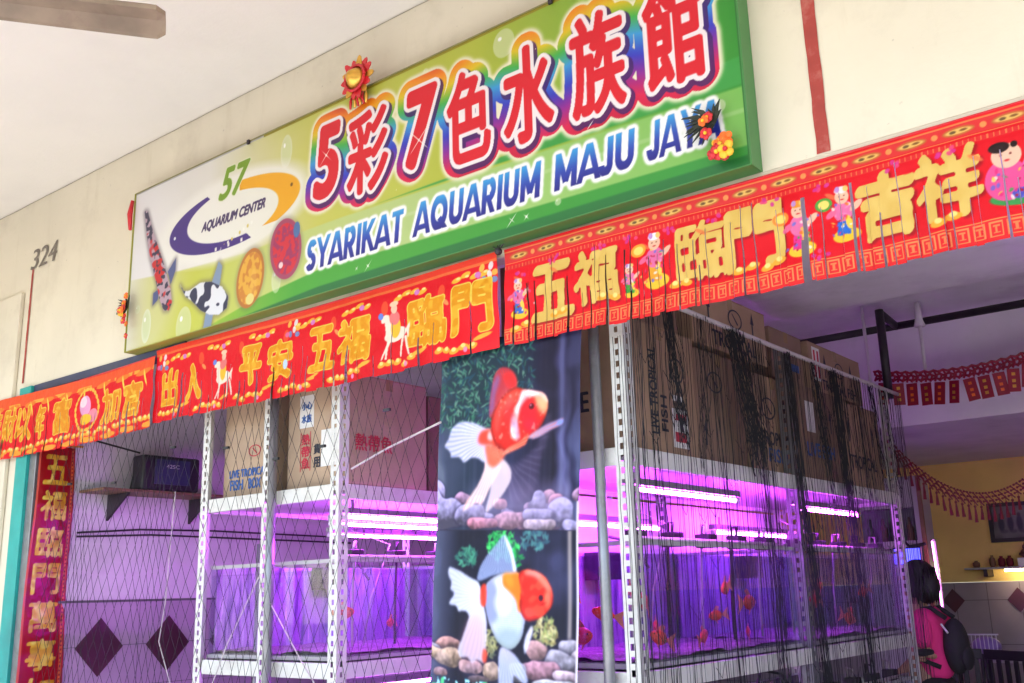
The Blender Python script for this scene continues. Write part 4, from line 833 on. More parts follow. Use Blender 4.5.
TL_ = [(-2.50, .22, 2.06, 'violet light tube nearest the hanging threads, over the front tank of the right rack'), (-2.52, 2.10, 2.06, 'violet light tube over the rear tank of the right rack, behind the threads'),
       (-3.10, .40, 1.95, 'added violet tube imitating a reflection, far side of the front right tank'), (-3.10, 2.2, 1.95, 'added violet tube imitating a reflection, far side of the rear right tank'),  # added tubes, set low to stand in for reflections of the near tubes
       (-4.44, .22, 2.06, 'upper violet light tube on the aisle side of the left rack, front half'), (-4.60, .30, 2.03, 'violet light tube a little lower and behind the aisle-side tube of the left rack'), (-4.44, 2.10, 2.06, 'violet light tube on the aisle side of the left rack, rear half'),
       (-5.30, .9, 2.02, 'violet light tube deep in the left bay of the left rack'),
       (-4.44, .24, 1.105, 'violet light tube under the tank shelf of the left rack')]
for x, y, z, lab in TL_:
    if not used_tube: tube0['label'] = lab; tube0.location = (x, y, z); used_tube = True
    else: copy_tree(tube0, lab, loc=(x, y, z))
# ---- fish
def make_fish():
    f = MB(); n = 10; prof = [(-.5, .10, .05), (-.42, .20, .09), (-.3, .42, .19), (-.12, .56, .25), (.08, .54, .25), (.26, .42, .21), (.40, .27, .14), (.48, .13, .07)]
    vs = []; fs = []
    for a, h_, w_ in prof:
        for k in range(n): t = 2 * PI * k / n; vs.append((w_ * .5 * math.cos(t), a, h_ * .5 * math.sin(t)))
    for i in range(len(prof) - 1):
        for k in range(n): fs.append((i * n + k, i * n + (k + 1) % n, (i + 1) * n + (k + 1) % n, (i + 1) * n + k))
    fs += [tuple(range(n)), tuple((len(prof) - 1) * n + k for k in range(n))]
    f.add(vs, fs); root = f.build('goldfish', M['fish'], smooth=True)
    t = MB(); t.prism([(-.45, .03), (-.9, .36), (-.82, .05), (-.98, -.36), (-.45, -.03)], lambda u, v, w: (w - .01, u, v), .02); t.build('tail', M['fin'], root, local=True)
    d = MB(); d.prism([(-.2, .24), (.15, .26), (-.1, .50), (-.3, .44)], lambda u, v, w: (w - .008, u, v), .016); d.prism([(-.05, -.24), (.1, -.24), (-.12, -.44)], lambda u, v, w: (w - .008, u, v), .016); d.build('fin', M['fin'], root, local=True)
    e = MB(); e.ball((.075, .36, .05), .03, 8, 6); e.ball((-.075, .36, .05), .03, 8, 6); e.build('eye', M['black'], root, local=True)
    return root
fish0 = make_fish(); used = False
FL = [(-2.60, .42, 1.60, .13, 20), (-2.62, .53, 1.55, .15, 200), (-2.72, .80, 1.42, .12, 30), (-2.60, .62, 1.38, .13, 170), (-2.66, 1.18, 1.36, .12, 10), (-2.64, 1.42, 1.60, .13, 190), (-2.60, 1.62, 1.52, .15, 0), (-2.66, 1.70, 1.36, .10, 30), (-2.62, 1.25, 1.46, .10, 160),
      (-2.60, 2.30, 1.55, .11, 20), (-2.64, 2.62, 1.50, .15, 180), (-2.60, 3.10, 1.38, .14, 350), (-2.66, 3.3, 1.42, .11, 200), (-2.62, 3.45, 1.55, .13, 170), (-2.70, 2.9, 1.60, .10, 10),
      (-2.95, .32, 1.62, .17, 70), (-2.82, .30, 1.40, .15, 250), (-2.72, .33, 1.50, .12, 100),
      (-4.50, .34, 1.52, .13, 280), (-4.6, .8, 1.45, .1, 200)]
FISH_LABELS = ['orange goldfish high beside the white corner post, right rack', 'orange goldfish just below the one highest beside the white corner post', 'orange goldfish low in the front right tank, behind the round pipe', 'orange goldfish lowest beside the white corner post, right rack', 'orange goldfish low near the middle of the front right tank', 'orange goldfish high near the first dark bundle of threads', 'orange goldfish high at the far end of the front right tank', 'small orange goldfish low at the far end of the front right tank', 'small orange goldfish midway down the front right tank', 'orange goldfish highest near the start of the rear right tank', 'large orange goldfish midway along the rear right tank', 'orange goldfish low past the middle of the rear right tank', 'small orange goldfish at the far end of the rear right tank, low', 'orange goldfish at the far end of the rear right tank, high', 'small orange goldfish deepest inside the rear right tank, near the water surface', 'largest orange goldfish in the gap between the goldfish poster and grey pole', 'lower orange goldfish in the gap between the goldfish poster and grey pole', 'small orange goldfish midway down between the goldfish poster and grey pole', 'bright orange goldfish by the end glass of the left rack', 'small orange goldfish deep inside the left rack tank']
where = ['front tank of the right rack', 'rear tank of the right rack', 'left rack']
for i, (x, y, z, s, a) in enumerate(FL):
    lab = FISH_LABELS[i]
    o = fish0 if i == 0 else copy_tree(fish0)
    o.location = (x, y, z); o.scale = (s, s, s); o.rotation_euler = (rng.uniform(-.3, .3), 0, math.radians(a)); tag(o, lab, 'goldfish', 'goldfish in the tanks')
# ---- cartons
def carton(x0, x1, y0, y1, z0, z1, label, dark=False, prints=(), cat='box', arrows=True):
    """prints: list of (face, text, u, v, w, h, ink, shear/vertical). face 'x' = right side, 'y' = front"""
    t = thing('cardboard_box', label, cat, ((x0 + x1) / 2, (y0 + y1) / 2, z0), 'cardboard fish boxes on the racks')
    b = MB(); b.box(x0, x1, y0, y1, z0, z1 - .004); b.build('carton', M['card_dark' if dark else ('card_pale' if x1 < -4 else 'card')], t, bevel=.006)
    fl_ = MB(); ym = (y0 + y1) / 2; fl_.box(x0, x1, y0, ym - .002, z1 - .004, z1); fl_.box(x0, x1, ym + .002, y1, z1 - .004, z1); fl_.build('flap', M['card_dark' if dark else 'card'], t)
    tp = MB(); xm = (x0 + x1) / 2; tp.box(x0 - .001, x1 + .001, ym - .03, ym + .03, z1 - .003, z1 + .001); tp.box(x1 + .0002, x1 + .0012, ym - .03, ym + .03, z1 - .07, z1 - .003); tp.build('tape', M['tape'], t)
    names = {'ink': 'black', 'inkred': 'red', 'inkblue': 'blue', 'paper': 'white'}
    for q, (face, s, u, v, w, h, ink, vert) in enumerate(prints):
        mb = MB(); e = .0018 + .0004 * (s != 'RECT' or ink != 'paper') * 2
        base = (lambda a, b_, k=0: (x1 + e + k, y0 + a, z0 + b_)) if face == 'x' else (lambda a, b_, k=0: (x0 + a, y0 - e - k, z0 + b_))
        kind = 'lettering'
        if s == 'ARROW':
            kind = 'arrow_mark'; mb.add([base(u + a * w, v + b_ * h) for a, b_ in [(.35, 0), (.65, 0), (.65, .55), (.9, .55), (.5, 1), (.1, .55), (.35, .55)]], [(0, 1, 2, 6), (6, 2, 3, 4, 5)])
        elif s == 'RECT': kind = 'paper_label' if ink == 'paper' else 'printed_bar'; mb.add([base(u, v), base(u + w, v), base(u + w, v + h), base(u, v + h)], [(0, 1, 2, 3)])
        elif s == 'FISH' and h > .09:
            kind = 'ring_mark'; n = 24; ctr = (u + w * .5, v + h * .5)
            O = [(ctr[0] + w * .45 * math.cos(k * 2 * PI / n), ctr[1] + h * .38 * math.sin(k * 2 * PI / n)) for k in range(n)]; I = [(ctr[0] + (a - ctr[0]) * .84, ctr[1] + (b_ - ctr[1]) * .84) for a, b_ in O]
            mb.add([base(*p) for p in O + I], [(k, (k + 1) % n, n + (k + 1) % n, n + k) for k in range(n)])
            mb.add([base(ctr[0] - w * .2, ctr[1] + h * .2), base(ctr[0] - w * .14, ctr[1] + h * .2), base(ctr[0] + w * .2, ctr[1] - h * .15), base(ctr[0] + w * .12, ctr[1] - h * .2)], [(0, 1, 2, 3)])
        else:
            for k, (da, db) in enumerate([(0, 0), (.0035, .0), (-.0035, .0), (0, .0035)]):
                if vert: text_mesh(mb, s, lambda a, b_: base(u + (h - b_) + da, v + a + db, k * .0003), 0, 0, w, h)
                else: text_mesh(mb, s, lambda a, b_: base(a + da, b_ + db, k * .0003), u, v, w, h)
        mb.build(kind, M[ink], t)
    return t
Z = 2.243
# right rack, on the top shelf (faces turned to the threads)
carton(-3.2, -2.50, .26, .98, Z, 2.90, 'large brown box beside the white corner post with a small white label', prints=[('x', 'LIVE TROPICAL', .24, .10, .44, .07, 'ink', 1), ('x', 'FISH', .34, .12, .18, .06, 'ink', 1), ('x', 'FISH', .44, .36, .16, .18, 'ink', 0), ('x', 'RECT', .45, .05, .16, .20, 'paper', 0), ('x', 'URGENT', .47, .19, .12, .035, 'inkred', 0), ('x', 'RECT', .47, .08, .12, .05, 'inkred', 0), ('x', 'RECT', .46, .29, .1, .03, 'paper', 0), ('y', 'FRAGILE', .1, .2, .4, .1, 'ink', 0)])
carton(-3.2, -2.52, 1.02, 1.58, Z, 2.87, 'brown box behind the threads, second from the corner post, with a round black print', True, prints=[('x', 'FISH', .12, .38, .2, .16, 'ink', 0), ('x', 'ARROW', .05, .1, .06, .14, 'ink', 0)])
carton(-3.2, -2.50, 1.61, 2.30, Z, 2.83, 'brown box midway behind the threads with black TROPICAL and blue FISH lettering', prints=[('x', 'FISH', .15, .30, .22, .18, 'ink', 0), ('x', 'ARROW', .46, .32, .06, .16, 'ink', 0), ('x', 'TROPICAL', .12, .17, .46, .08, 'ink', 0), ('x', 'FISH', .22, .07, .26, .08, 'inkblue', 0)])
carton(-3.2, -2.51, 2.34, 3.02, Z, 2.86, 'brown box behind the threads, third quarter of the right rack, with a blue print', True, prints=[('x', 'LIVE FISH', .1, .16, .45, .09, 'inkblue', 0), ('x', 'ARROW', .5, .34, .06, .16, 'ink', 0), ('x', 'RECT', .12, .32, .14, .2, 'paper', 0)])
carton(-3.2, -2.50, 3.06, 3.80, Z, 2.84, 'brown box behind the threads at the far end of the right rack', prints=[('x', 'TROPICAL', .1, .14, .5, .09, 'ink', 0), ('x', 'ARROW', .54, .32, .06, .16, 'ink', 0), ('x', 'ARROW', .08, .32, .06, .16, 'ink', 0)])
Z2 = 2.905
carton(-3.25, -2.56, .28, .94, Z2, 3.30, 'brown box on top of the front box of the right rack, mostly behind the banner', True)
carton(-3.22, -2.52, 1.04, 1.98, Z2, 3.24, 'tall brown box', prints=[('x', 'TROPICAL', .22, .025, .56, .085, 'ink', 0), ('x', 'FISH', .42, .14, .2, .16, 'ink', 0), ('x', 'ARROW', .16, .14, .06, .17, 'ink', 0), ('x', 'ARROW', .72, .14, .06, .17, 'ink', 0)])['label'] = 'tall brown box atop the right rack with a round print between two arrows'
carton(-3.15, -2.55, 2.10, 2.60, 2.872, 3.20, 'smaller brown box on top of the right rack, between two wider boxes', True, prints=[('x', 'RECT', .26, .08, .16, .05, 'inkblue', 0)])
carton(-3.20, -2.53, 2.66, 3.62, 2.872, 3.20, 'brown box atop the right rack far end with white and red label', prints=[('x', 'RECT', .06, .07, .13, .23, 'paper', 0), ('x', 'RECT', .08, .09, .03, .19, 'inkred', 0), ('x', 'RECT', .14, .09, .03, .19, 'inkred', 0), ('x', 'ARROW', .24, .11, .06, .17, 'ink', 0), ('x', 'FISH', .44, .12, .18, .15, 'ink', 0), ('x', 'ARROW', .72, .11, .06, .17, 'ink', 0), ('x', 'TROPICAL FISH', .2, .02, .62, .07, 'ink', 0)])
# left rack
carton(-5.60, -5.08, .26, .92, Z, 2.92, 'brown box in the left bay of the left rack with grey LIVE TROPICAL lettering', prints=[('y', 'LIVE TROPICAL', .07, .13, .38, .05, 'inkblue', 0), ('y', 'FISH', .08, .05, .13, .065, 'inkblue', 0), ('y', 'BOX', .27, .05, .12, .065, 'inkblue', 0), ('y', 'FISH', .25, .24, .14, .10, 'inkred', 0)])
carton(-4.93, -4.38, .24, .90, Z, 2.90, 'brown box in the left rack middle bay with white label and red stamp', prints=[('y', 'RECT', .11, .37, .13, .20, 'paper', 0), ('y', '小心', .13, .48, .09, .05, 'inkblue', 0), ('y', '水族', .13, .40, .09, .05, 'inkblue', 0), ('y', 'RECT', .31, .12, .20, .22, 'paper', 0), ('y', '熱', .135, .265, .07, .065, 'inkred', 0), ('y', '帶', .135, .19, .07, .065, 'inkred', 0), ('y', '魚', .135, .12, .07, .065, 'inkred', 0), ('y', 'RECT', .122, .105, .006, .24, 'inkred', 0), ('y', 'RECT', .21, .105, .006, .24, 'inkred', 0), ('y', '貨', .245, .20, .06, .06, 'ink', 0), ('y', '用', .245, .12, .06, .06, 'ink', 0),
   ('x', '熱帶魚', .05, .2, .3, .1, 'inkred', 0)])
carton(-5.1, -4.42, .96, 1.98, Z, 2.86, 'large brown box along the aisle side of the left rack with red Chinese characters', True, prints=[('x', '水', .12, .36, .08, .09, 'inkred', 0), ('x', '族', .12, .24, .08, .09, 'inkred', 0), ('x', '館', .12, .12, .08, .09, 'inkred', 0), ('x', 'LIVE FISH', .30, .12, .4, .08, 'ink', 0), ('x', 'FISH', .34, .25, .3, .26, 'ink', 0)])
carton(-5.05, -4.40, 2.06, 3.0, Z, 2.80, 'brown box along the aisle side of the left rack, behind the poster', prints=[('x', 'TROPICAL', .2, .2, .5, .1, 'ink', 0)])
carton(-5.60, -5.12, .96, 1.7, Z, 2.8, 'brown box standing behind the front box of the left bay', True)

# ================================================================== NETTING
nt_ = MB()
def net(mb, x0, x1, z0, z1, y, cw, ch, r, seed):
    R = random.Random(seed); nx = int((x1 - x0) / cw); nz = int((z1 - z0) / ch); J = {}
    def P(i, k):
        key = (round(i * 2), k)
        if key not in J: J[key] = (x0 + i * cw + .10 * math.sin(k * ch * 1.7 + i * .2) * .3 + R.uniform(-.008, .008), y + .03 * math.sin(i * .55) + R.uniform(-.004, .004), z1 - k * ch + .03 * math.sin(i * .35) + R.uniform(-.008, .008))
        return J[key]
    for i in range(nx):
        a = []; b = []
        for k in range(nz + 1):
            s = .5 if k % 2 else 0
            a.append(P(i + s, k)); b.append(P(i + 1 - s - .0 if k % 2 == 0 else i + .5, k))
        mb.tube(a, r, 3, False); mb.tube([(p[0], p[1] + .0015, p[2]) for p in b], r, 3, False)
net(nt_, -7.55, -3.42, .9, 2.86, .075, .088, .105, .0017, 4)
nn = tag(nt_.build('netting', M['net'], origin=(-5.5, .075, 2.86)), 'dark diamond-mesh netting stretched across the open front left of the goldfish poster', 'netting')
tb = MB()
for x in (-7.2, -6.6, -5.9, -5.32, -4.83, -4.42, -3.9): tb.box(x, x + .05, .045, .06, 2.50 + .1 * math.sin(x * 3), 2.515 + .1 * math.sin(x * 3))
tb.build('cable_tie', M['black'], nn)
# curtain of threads down the side of the right rack and across its front
ct = MB(); R = random.Random(12)
def thread(x, y, ztop, zbot, r, wob, seg=26, dy=0, dx=0):
    ph = R.uniform(0, 6); ph2 = R.uniform(0, 6); pts = []
    for i in range(seg + 1):
        t = i / seg; z = ztop + (zbot - ztop) * t
        pts.append((x + dx * t + wob * .6 * math.sin(t * 9 + ph) * t + R.uniform(-.002, .002), y + dy * t + wob * math.sin(t * 7 + ph2) * min(1, t * 3) + R.uniform(-.0025, .0025), z))
    ct.tube(pts, r, 3, False)
yv = .12
while yv < 3.98:
    thread(-2.385 + R.uniform(-.012, .012), yv, 2.985, R.uniform(.6, .95), R.choice([.0009, .0012, .0018]), .010, dy=R.uniform(-.03, .03)); yv += R.uniform(.014, .032)
for y0, n, w, dy, zt, zb in [(.20, 9, .03, .0, 2.99, .8), (.34, 6, .02, .02, 2.99, 1.0), (.50, 18, .05, .10, 2.99, 2.3), (.86, 14, .05, -.05, 2.99, 2.2), (1.24, 80, .11, .20, 2.99, 2.25), (.52, 26, .05, .06, 2.99, 2.3), (2.66, 34, .08, .1, 2.98, 1.9), (2.30, 20, .05, .1, 2.98, 2.35), (1.50, 16, .06, .03, 2.98, .8), (1.42, 9, .03, .10, 2.9, 1.0), (1.93, 40, .055, .16, 2.98, .8), (2.36, 10, .05, .2, 2.9, 1.4), (2.70, 30, .10, .10, 2.98, .8), (3.05, 12, .06, .15, 2.98, 1.5), (3.35, 16, .08, .1, 2.98, 2.3), (3.62, 12, .07, .12, 2.98, 2.2), (3.9, 9, .05, .0, 2.98, .7), (.98, 5, .02, .05, 2.98, .9)]:
    for k in range(int(n * .72)): thread(-2.375 + R.uniform(-.02, .02), y0 + R.gauss(0, w * .5), zt - R.uniform(0, .03), zb + R.uniform(-.08, .12), R.choice([.0012, .0017, .0024]), .026, dy=dy + R.uniform(-.03, .03))
for k in range(70): # cross knots that make it read as gathered net
    y = R.uniform(.2, 3.85); z = R.uniform(1.0, 2.9); l = R.uniform(.04, .16)
    ct.tube([(-2.38, y, z), (-2.375, y + l * .5, z - l * .35 - .02), (-2.38, y + l, z + R.uniform(-.03, .03))], .0016, 3, False)
for k in range(6): thread(-2.46 + k * .02 + R.uniform(-.01, .01), .125, 2.75, .7, .0016, .008)
cur = tag(ct.build('thread_curtain', M['net'], origin=(-2.385, 2.0, 2.985)), 'gathered black net of long hanging threads covering the side of the right rack', 'netting')
rp_ = MB(); rp_.tube([(-2.385, .12 + 3.86 * i / 20, 2.99 - .012 * math.sin(PI * i / 20)) for i in range(21)], .014, 8); rp_.build('white_cord', M['netpale'], cur, smooth=True)
# pale strings hanging inside the netting
for k, pts in enumerate([[(-6.2, .3, 2.35), (-6.25, .3, 1.6), (-6.3, .3, 1.35), (-6.0, .28, .9)], [(-4.98, .1, 1.75), (-5.3, .12, 1.35), (-5.5, .12, 1.0)], [(-4.98, .1, 1.7), (-4.6, .12, 1.25), (-4.3, .12, .95)], [(-4.2, .1, 2.30), (-3.9, .08, 2.38), (-3.45, .02, 2.46)]]):
    s = MB(); s.tube(pts, .006 if k == 3 else .004, 6); tag(s.build('string', M['netpale'], origin=pts[0]), ['pale string hanging in front of the left inner wall', 'pale string slanting down left from the grey pole', 'pale string slanting down right from the grey pole', 'pale rod tied at a slant beside the top of the goldfish poster'][k], 'string')

# ================================================================== STUFF ON THE LEFT INNER WALL
sh = thing('wall_shelf', 'brown plank shelf on the left inner wall, under the black television', 'shelf', (-7.45, .9, 2.47))
b = MB(); b.box(-7.60, -7.25, .36, 1.6, 2.455, 2.475); b.build('board', M['wood'], sh, bevel=.003)
for y in (.6, 1.35):
    b = MB(); b.prism([(-7.60, 2.454), (-7.30, 2.454), (-7.60, 2.25)], lambda u, v, w: (u, y + w, v), .02); b.build('bracket', M['dark_steel'], sh)
tv = thing('television', 'small black television standing on the brown plank shelf', 'television', (-7.42, .95, 2.477))
b = MB(); b.box(-7.44, -7.27, .70, 1.22, 2.478, 2.76); b.build('casing', M['black'], tv, bevel=.02)
b = MB(); b.prism([(.76, 2.50), (1.16, 2.50), (1.12, 2.72), (.80, 2.72)], lambda u, v, w: (-7.56 + w * 0 + .12 * (w > 0), u, v), .02); b.build('rear_housing', M['black'], tv)
b = MB(); b.box(-7.268, -7.262, .80, 1.12, 2.53, 2.73); b.build('screen', M['navy'], tv)
b = MB(); text_mesh(b, '42SC', lambda u, v: (-7.2605, .9 + u, 2.66 + v), 0, 0, .12, .03); b.build('badge', M['cap'], tv)
for k, pts in enumerate([[(-7.585, .36, 2.15), (-7.585, .9, 2.19), (-7.585, 1.6, 2.20), (-7.585, 3.2, 2.18)], [(-7.583, .36, 2.12), (-7.583, 1.0, 2.15), (-7.583, 3.2, 2.13)], [(-7.58, .38, 2.90), (-7.5, .42, 2.86), (-7.5, .8, 2.8)]]):
    s = MB(); s.tube(pts, .008, 6); tag(s.build('cable', M['dark_steel'], origin=pts[0]), ['upper dark cable running along the left inner wall', 'lower dark cable running along the left inner wall', 'short dark cable behind the television'][k], 'cable')
# equipment at the back of the left bay
wc = thing('storage_cabinet', 'low pale cabinet against the left inner wall behind the rack', 'cabinet', (-7.2, 4.5, 0))
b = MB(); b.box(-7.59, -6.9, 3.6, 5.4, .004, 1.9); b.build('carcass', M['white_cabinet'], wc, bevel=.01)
for y in (3.65, 4.53):
    b = MB(); b.box(-6.899, -6.88, y, y + .82, .1, 1.85); d = b.build('door', M['white_cabinet'], wc, bevel=.005)
    h_ = MB(); h_.tube([(-6.87, y + .1, .9), (-6.87, y + .1, 1.05)], .008, 6); h_.build('handle', M['cap'], d)

# ================================================================== PIPE FRAME AND GARLANDS
pf_ = MB(); pf_.tube([(-2.44, 3.95, 2.96), (-2.44, 3.95, 3.66)], .032, 12); pf_.tube([(-2.44, 4.32, 3.60), (2.2, 4.32, 3.60)], .03, 12)
pf_.tube([(-2.44, 3.95, 3.64), (-2.44, 4.34, 3.60)], .03, 12); pf_.tube([(-2.44, 4.32, 3.60), (-5.0, 4.32, 3.60)], .03, 12)
tag(pf_.build('pipe_frame', M['dark_steel'], origin=(-2.44, 3.95, 2.96), smooth=True), 'dark steel pipe frame rising at the rear end of the thread curtain to the ceiling', 'pipe frame')
def catenary(p0, p1, sag, n):
    return [Vector(p0).lerp(Vector(p1), i / n) - Vector((0, 0, sag * 4 * (i / n) * (1 - i / n))) for i in range(n + 1)]
g1 = thing('pocket_garland', 'red paper garland with hanging red packets under the ceiling at the right', 'garland', (-2.0, 4.2, 3.1))
P = catenary((-2.60, 4.15, 3.22), (-.55, 4.25, 3.55), .20, 60); b = MB()
for row_ in range(3):
    pr = [p + Vector((0, .01 * row_, -.028 * row_ + .014 * ((i + row_) % 2))) for i, p in enumerate(P)]; b.tube(pr, .010, 6)
for i, p in enumerate(P):
    b.tube([p + Vector((0, 0, .01)), p + Vector((.018, 0, -.035)), p + Vector((0, 0, -.072))], .009, 5)
b.build('paper_chain', M['pocket'], g1)
for i in range(2, 60, 3):
    p = P[i]; a = rng.uniform(-.15, .15); ph = rng.uniform(-.5, .5)
    T = Matrix.Translation(p + Vector((0, 0, -.08))) @ Matrix.Rotation(ph, 4, 'Z') @ Matrix.Rotation(a, 4, 'Y')
    b = MB(); b.box(-.042, .042, -.004, .004, -.17, -.0, T); o = b.build('red_packet', M['pocket'], g1)
    for zz in (-.05, -.10, -.14): s = MB(); s.box(-.012, .012, -.0062, -.0045, zz, zz + .022, T); s.build('printed_mark', M['gold'] if i % 2 else M['orange'], o)
g2 = thing('tassel_garland', 'maroon beaded garland with small tassels in front of the yellow back wall', 'garland', (-2.0, 4.7, 2.3))
P = catenary((-2.74, 4.70, 2.78), (-1.28, 4.70, 2.86), .56, 64); b = MB()
for i in range(64):
    for k in range(3):
        p, q = P[i], P[i + 1]; o1_ = Vector((0, 0, -.032 * k)); 
        b.tube([p + o1_, q + o1_ + Vector((0, 0, -.032 if (i + k) % 2 else .0))], .006, 4); b.ball(p + o1_, .0095, 6, 4)
b.build('knotted_cord', M['maroon'], g2)
for i in range(1, 64, 2):
    p = P[i] + Vector((0, 0, -.07)); b = MB(); l = rng.uniform(.09, .12)
    b.tube([p + Vector((0, 0, .02)), p + Vector((0, 0, -.03))], .003, 4); b.ball(p + Vector((0, 0, -.035)), .011, 6, 5); b.tube([p + Vector((0, 0, -.04)), p + Vector((0, 0, -.04 - l * .5)), p + Vector((rng.uniform(-.005, .005), 0, -.04 - l))], [.006, .011, .015], 6); b.build('tassel', M['maroon'], g2)

# ================================================================== BACK OF THE ROOM
fz = thing('display_fridge', 'pale upright display fridge with dark glass beside the yellow wall', 'fridge', (-3.3, 6.9, 0))
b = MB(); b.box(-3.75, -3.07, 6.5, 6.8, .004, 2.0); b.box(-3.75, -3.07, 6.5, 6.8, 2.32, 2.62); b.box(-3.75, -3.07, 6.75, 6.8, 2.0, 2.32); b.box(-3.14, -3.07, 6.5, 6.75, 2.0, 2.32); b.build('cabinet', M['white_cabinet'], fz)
b = MB(); b.box(-3.74, -3.15, 6.70, 6.72, 2.0, 2.32); b.build('dark_interior', M['fridge_inner'], fz)
for k in range(4):
    b = MB(); b.tube([(-3.62 + k * .13, 6.6, 2.003), (-3.62 + k * .13, 6.6, 2.13), (-3.62 + k * .13, 6.6, 2.17), (-3.62 + k * .13, 6.6, 2.23)], [.035, .035, .014, .012], 10); b.build('bottle', [M['fridge_inner'], M['wood']][k % 2], fz, smooth=True)
b = MB(); b.box(-3.085, -3.05, 6.46, 6.498, 1.1, 2.62); b.build('dark_trim', M['wood'], fz)
b = MB(); b.tube([(-3.25, 6.44, 1.99), (-3.2, 6.42, 1.94), (-3.05, 6.44, 1.96)], .015, 6); b.build('handle', M['black'], fz)
ng = thing('pink_light', 'thin upright pink light tube at the edge of the pale fridge', 'light tube', (-2.97, 6.4, 1.4))
b = MB(); b.tube([(-2.985, 6.42, 1.98), (-2.96, 6.40, 1.38)], .007, 8); b.build('lamp', M['tube_pink'], ng, smooth=True)
b = MB(); b.box(-2.985, -2.955, 6.43, 6.455, 1.34, 2.0); b.build('holder', M['white_cabinet'], ng)
sc_ = thing('blue_screen', 'small glowing blue screen beside the thread curtain', 'screen', (-3.2, 6.2, 1.8))
b = MB(); b.box(-3.30, -3.04, 6.22, 6.26, 1.76, 1.93); b.build('casing', M['black'], sc_, bevel=.005)
b = MB(); b.box(-3.29, -3.05, 6.215, 6.219, 1.775, 1.915); b.build('display', M['screen'], sc_)
b = MB(); b.tube([(-3.17, 6.24, 1.76), (-3.17, 6.3, 1.35)], .02, 8); b.box(-3.3, -3.02, 6.2, 6.48, 1.3, 1.35); b.build('stand', M['white_cabinet'], sc_)
# framed picture
pcv = Canvas(.62, .33, .01, (150, 150, 160)); n_ = pcv.noise(.04, 2); pcv.c[:] = np.array((150, 146, 150)) + n_[..., None] * 10
for k in range(6): 
    x = .08 + k * .09; pcv.put(pcv.ell(x, .15, .03, .08) * .8, (70, 70, 84)); pcv.put(pcv.ell(x, .24, .018, .02) * .8, (90, 80, 84)); pcv.put(pcv.ell(x + .02, .07, .04, .02) * .6, (100, 100, 110))
fp = thing('framed_picture', 'landscape picture of grey figures in a dark frame on the yellow wall', 'picture', (-2.45, 7.98, 2.0))
pcv.mesh('print', lambda u, v: np.stack([-2.79 + u, 7.975 + 0 * u, 2.03 + v], -1), printed('picture_print', .4), fp)
b = MB(); b.box(-2.83, -2.79, 7.955, 7.995, 1.99, 2.40); b.box(-2.17, -2.13, 7.955, 7.995, 1.99, 2.40); b.box(-2.79, -2.17, 7.956, 7.995, 1.99, 2.03); b.box(-2.79, -2.17, 7.956, 7.995, 2.36, 2.40); b.build('frame', M['dark_steel'], fp)
# altar shelf
al = thing('altar_shelf', 'small lit wall shelf under the framed picture', 'shelf', (-2.55, 7.9, 1.72))
b = MB(); b.box(-3.08, -2.0, 7.74, 7.998, 1.715, 1.735); b.build('board', M['white_cabinet'], al, bevel=.004)
b = MB(); b.box(-2.9, -2.86, 7.76, 7.998, 1.64, 1.714); b.build('bracket', M['dark_steel'], al)
tl = thing('shelf_lamp', 'small warm lamp under the wall shelf', 'lamp', (-2.45, 7.85, 1.69))
b = MB(); b.tube([(-2.70, 7.8, 1.700), (-2.1, 7.8, 1.700)], .010, 8); b.build('lamp', M['tube_warm'], tl)
for k, (x, r, h_, mat, lab) in enumerate([(-2.98, .035, .07, 'wood', 'short dark jar at the left end of the lit shelf'), (-2.82, .03, .12, 'wood', 'dark brown bottle on the lit shelf'), (-2.73, .035, .11, 'maroon', 'left of two maroon jars on the lit shelf'), (-2.65, .035, .11, 'maroon', 'right of two maroon jars on the lit shelf'), (-2.34, .04, .16, 'paper', 'pale vase at the right of the lit shelf')]):
    b = MB(); b.tube([(x, 7.85, 1.737), (x, 7.85, 1.737 + h_ * .2), (x, 7.85, 1.737 + h_ * .7), (x, 7.85, 1.737 + h_ * .85), (x, 7.85, 1.737 + h_)], [r * .7, r, r, r * .45, r * .5], 12)
    tag(b.build('jar', M[mat], origin=(x, 7.85, 1.737), smooth=True), lab, 'jar', 'jars on the lit shelf')
b = MB(); b.box(-2.56, -2.42, 7.78, 7.94, 1.737, 1.82); st = b.build('statuette', M['paper'], origin=(-2.49, 7.86, 1.737)); tag(st, 'small dark seated statuette on a pale block on the lit shelf', 'statuette')
b = MB(); b.ball((-2.49, 7.86, 1.865), (.05, .045, .05)); b.ball((-2.49, 7.86, 1.93), (.027, .027, .03)); b.tube([(-2.54, 7.83, 1.86), (-2.49, 7.80, 1.84), (-2.44, 7.83, 1.86)], .015, 6); b.tube([(-2.49, 7.86, 1.95), (-2.49, 7.86, 1.98)], [.014, .004], 6); b.build('figure', M['wood'], st, smooth=True)
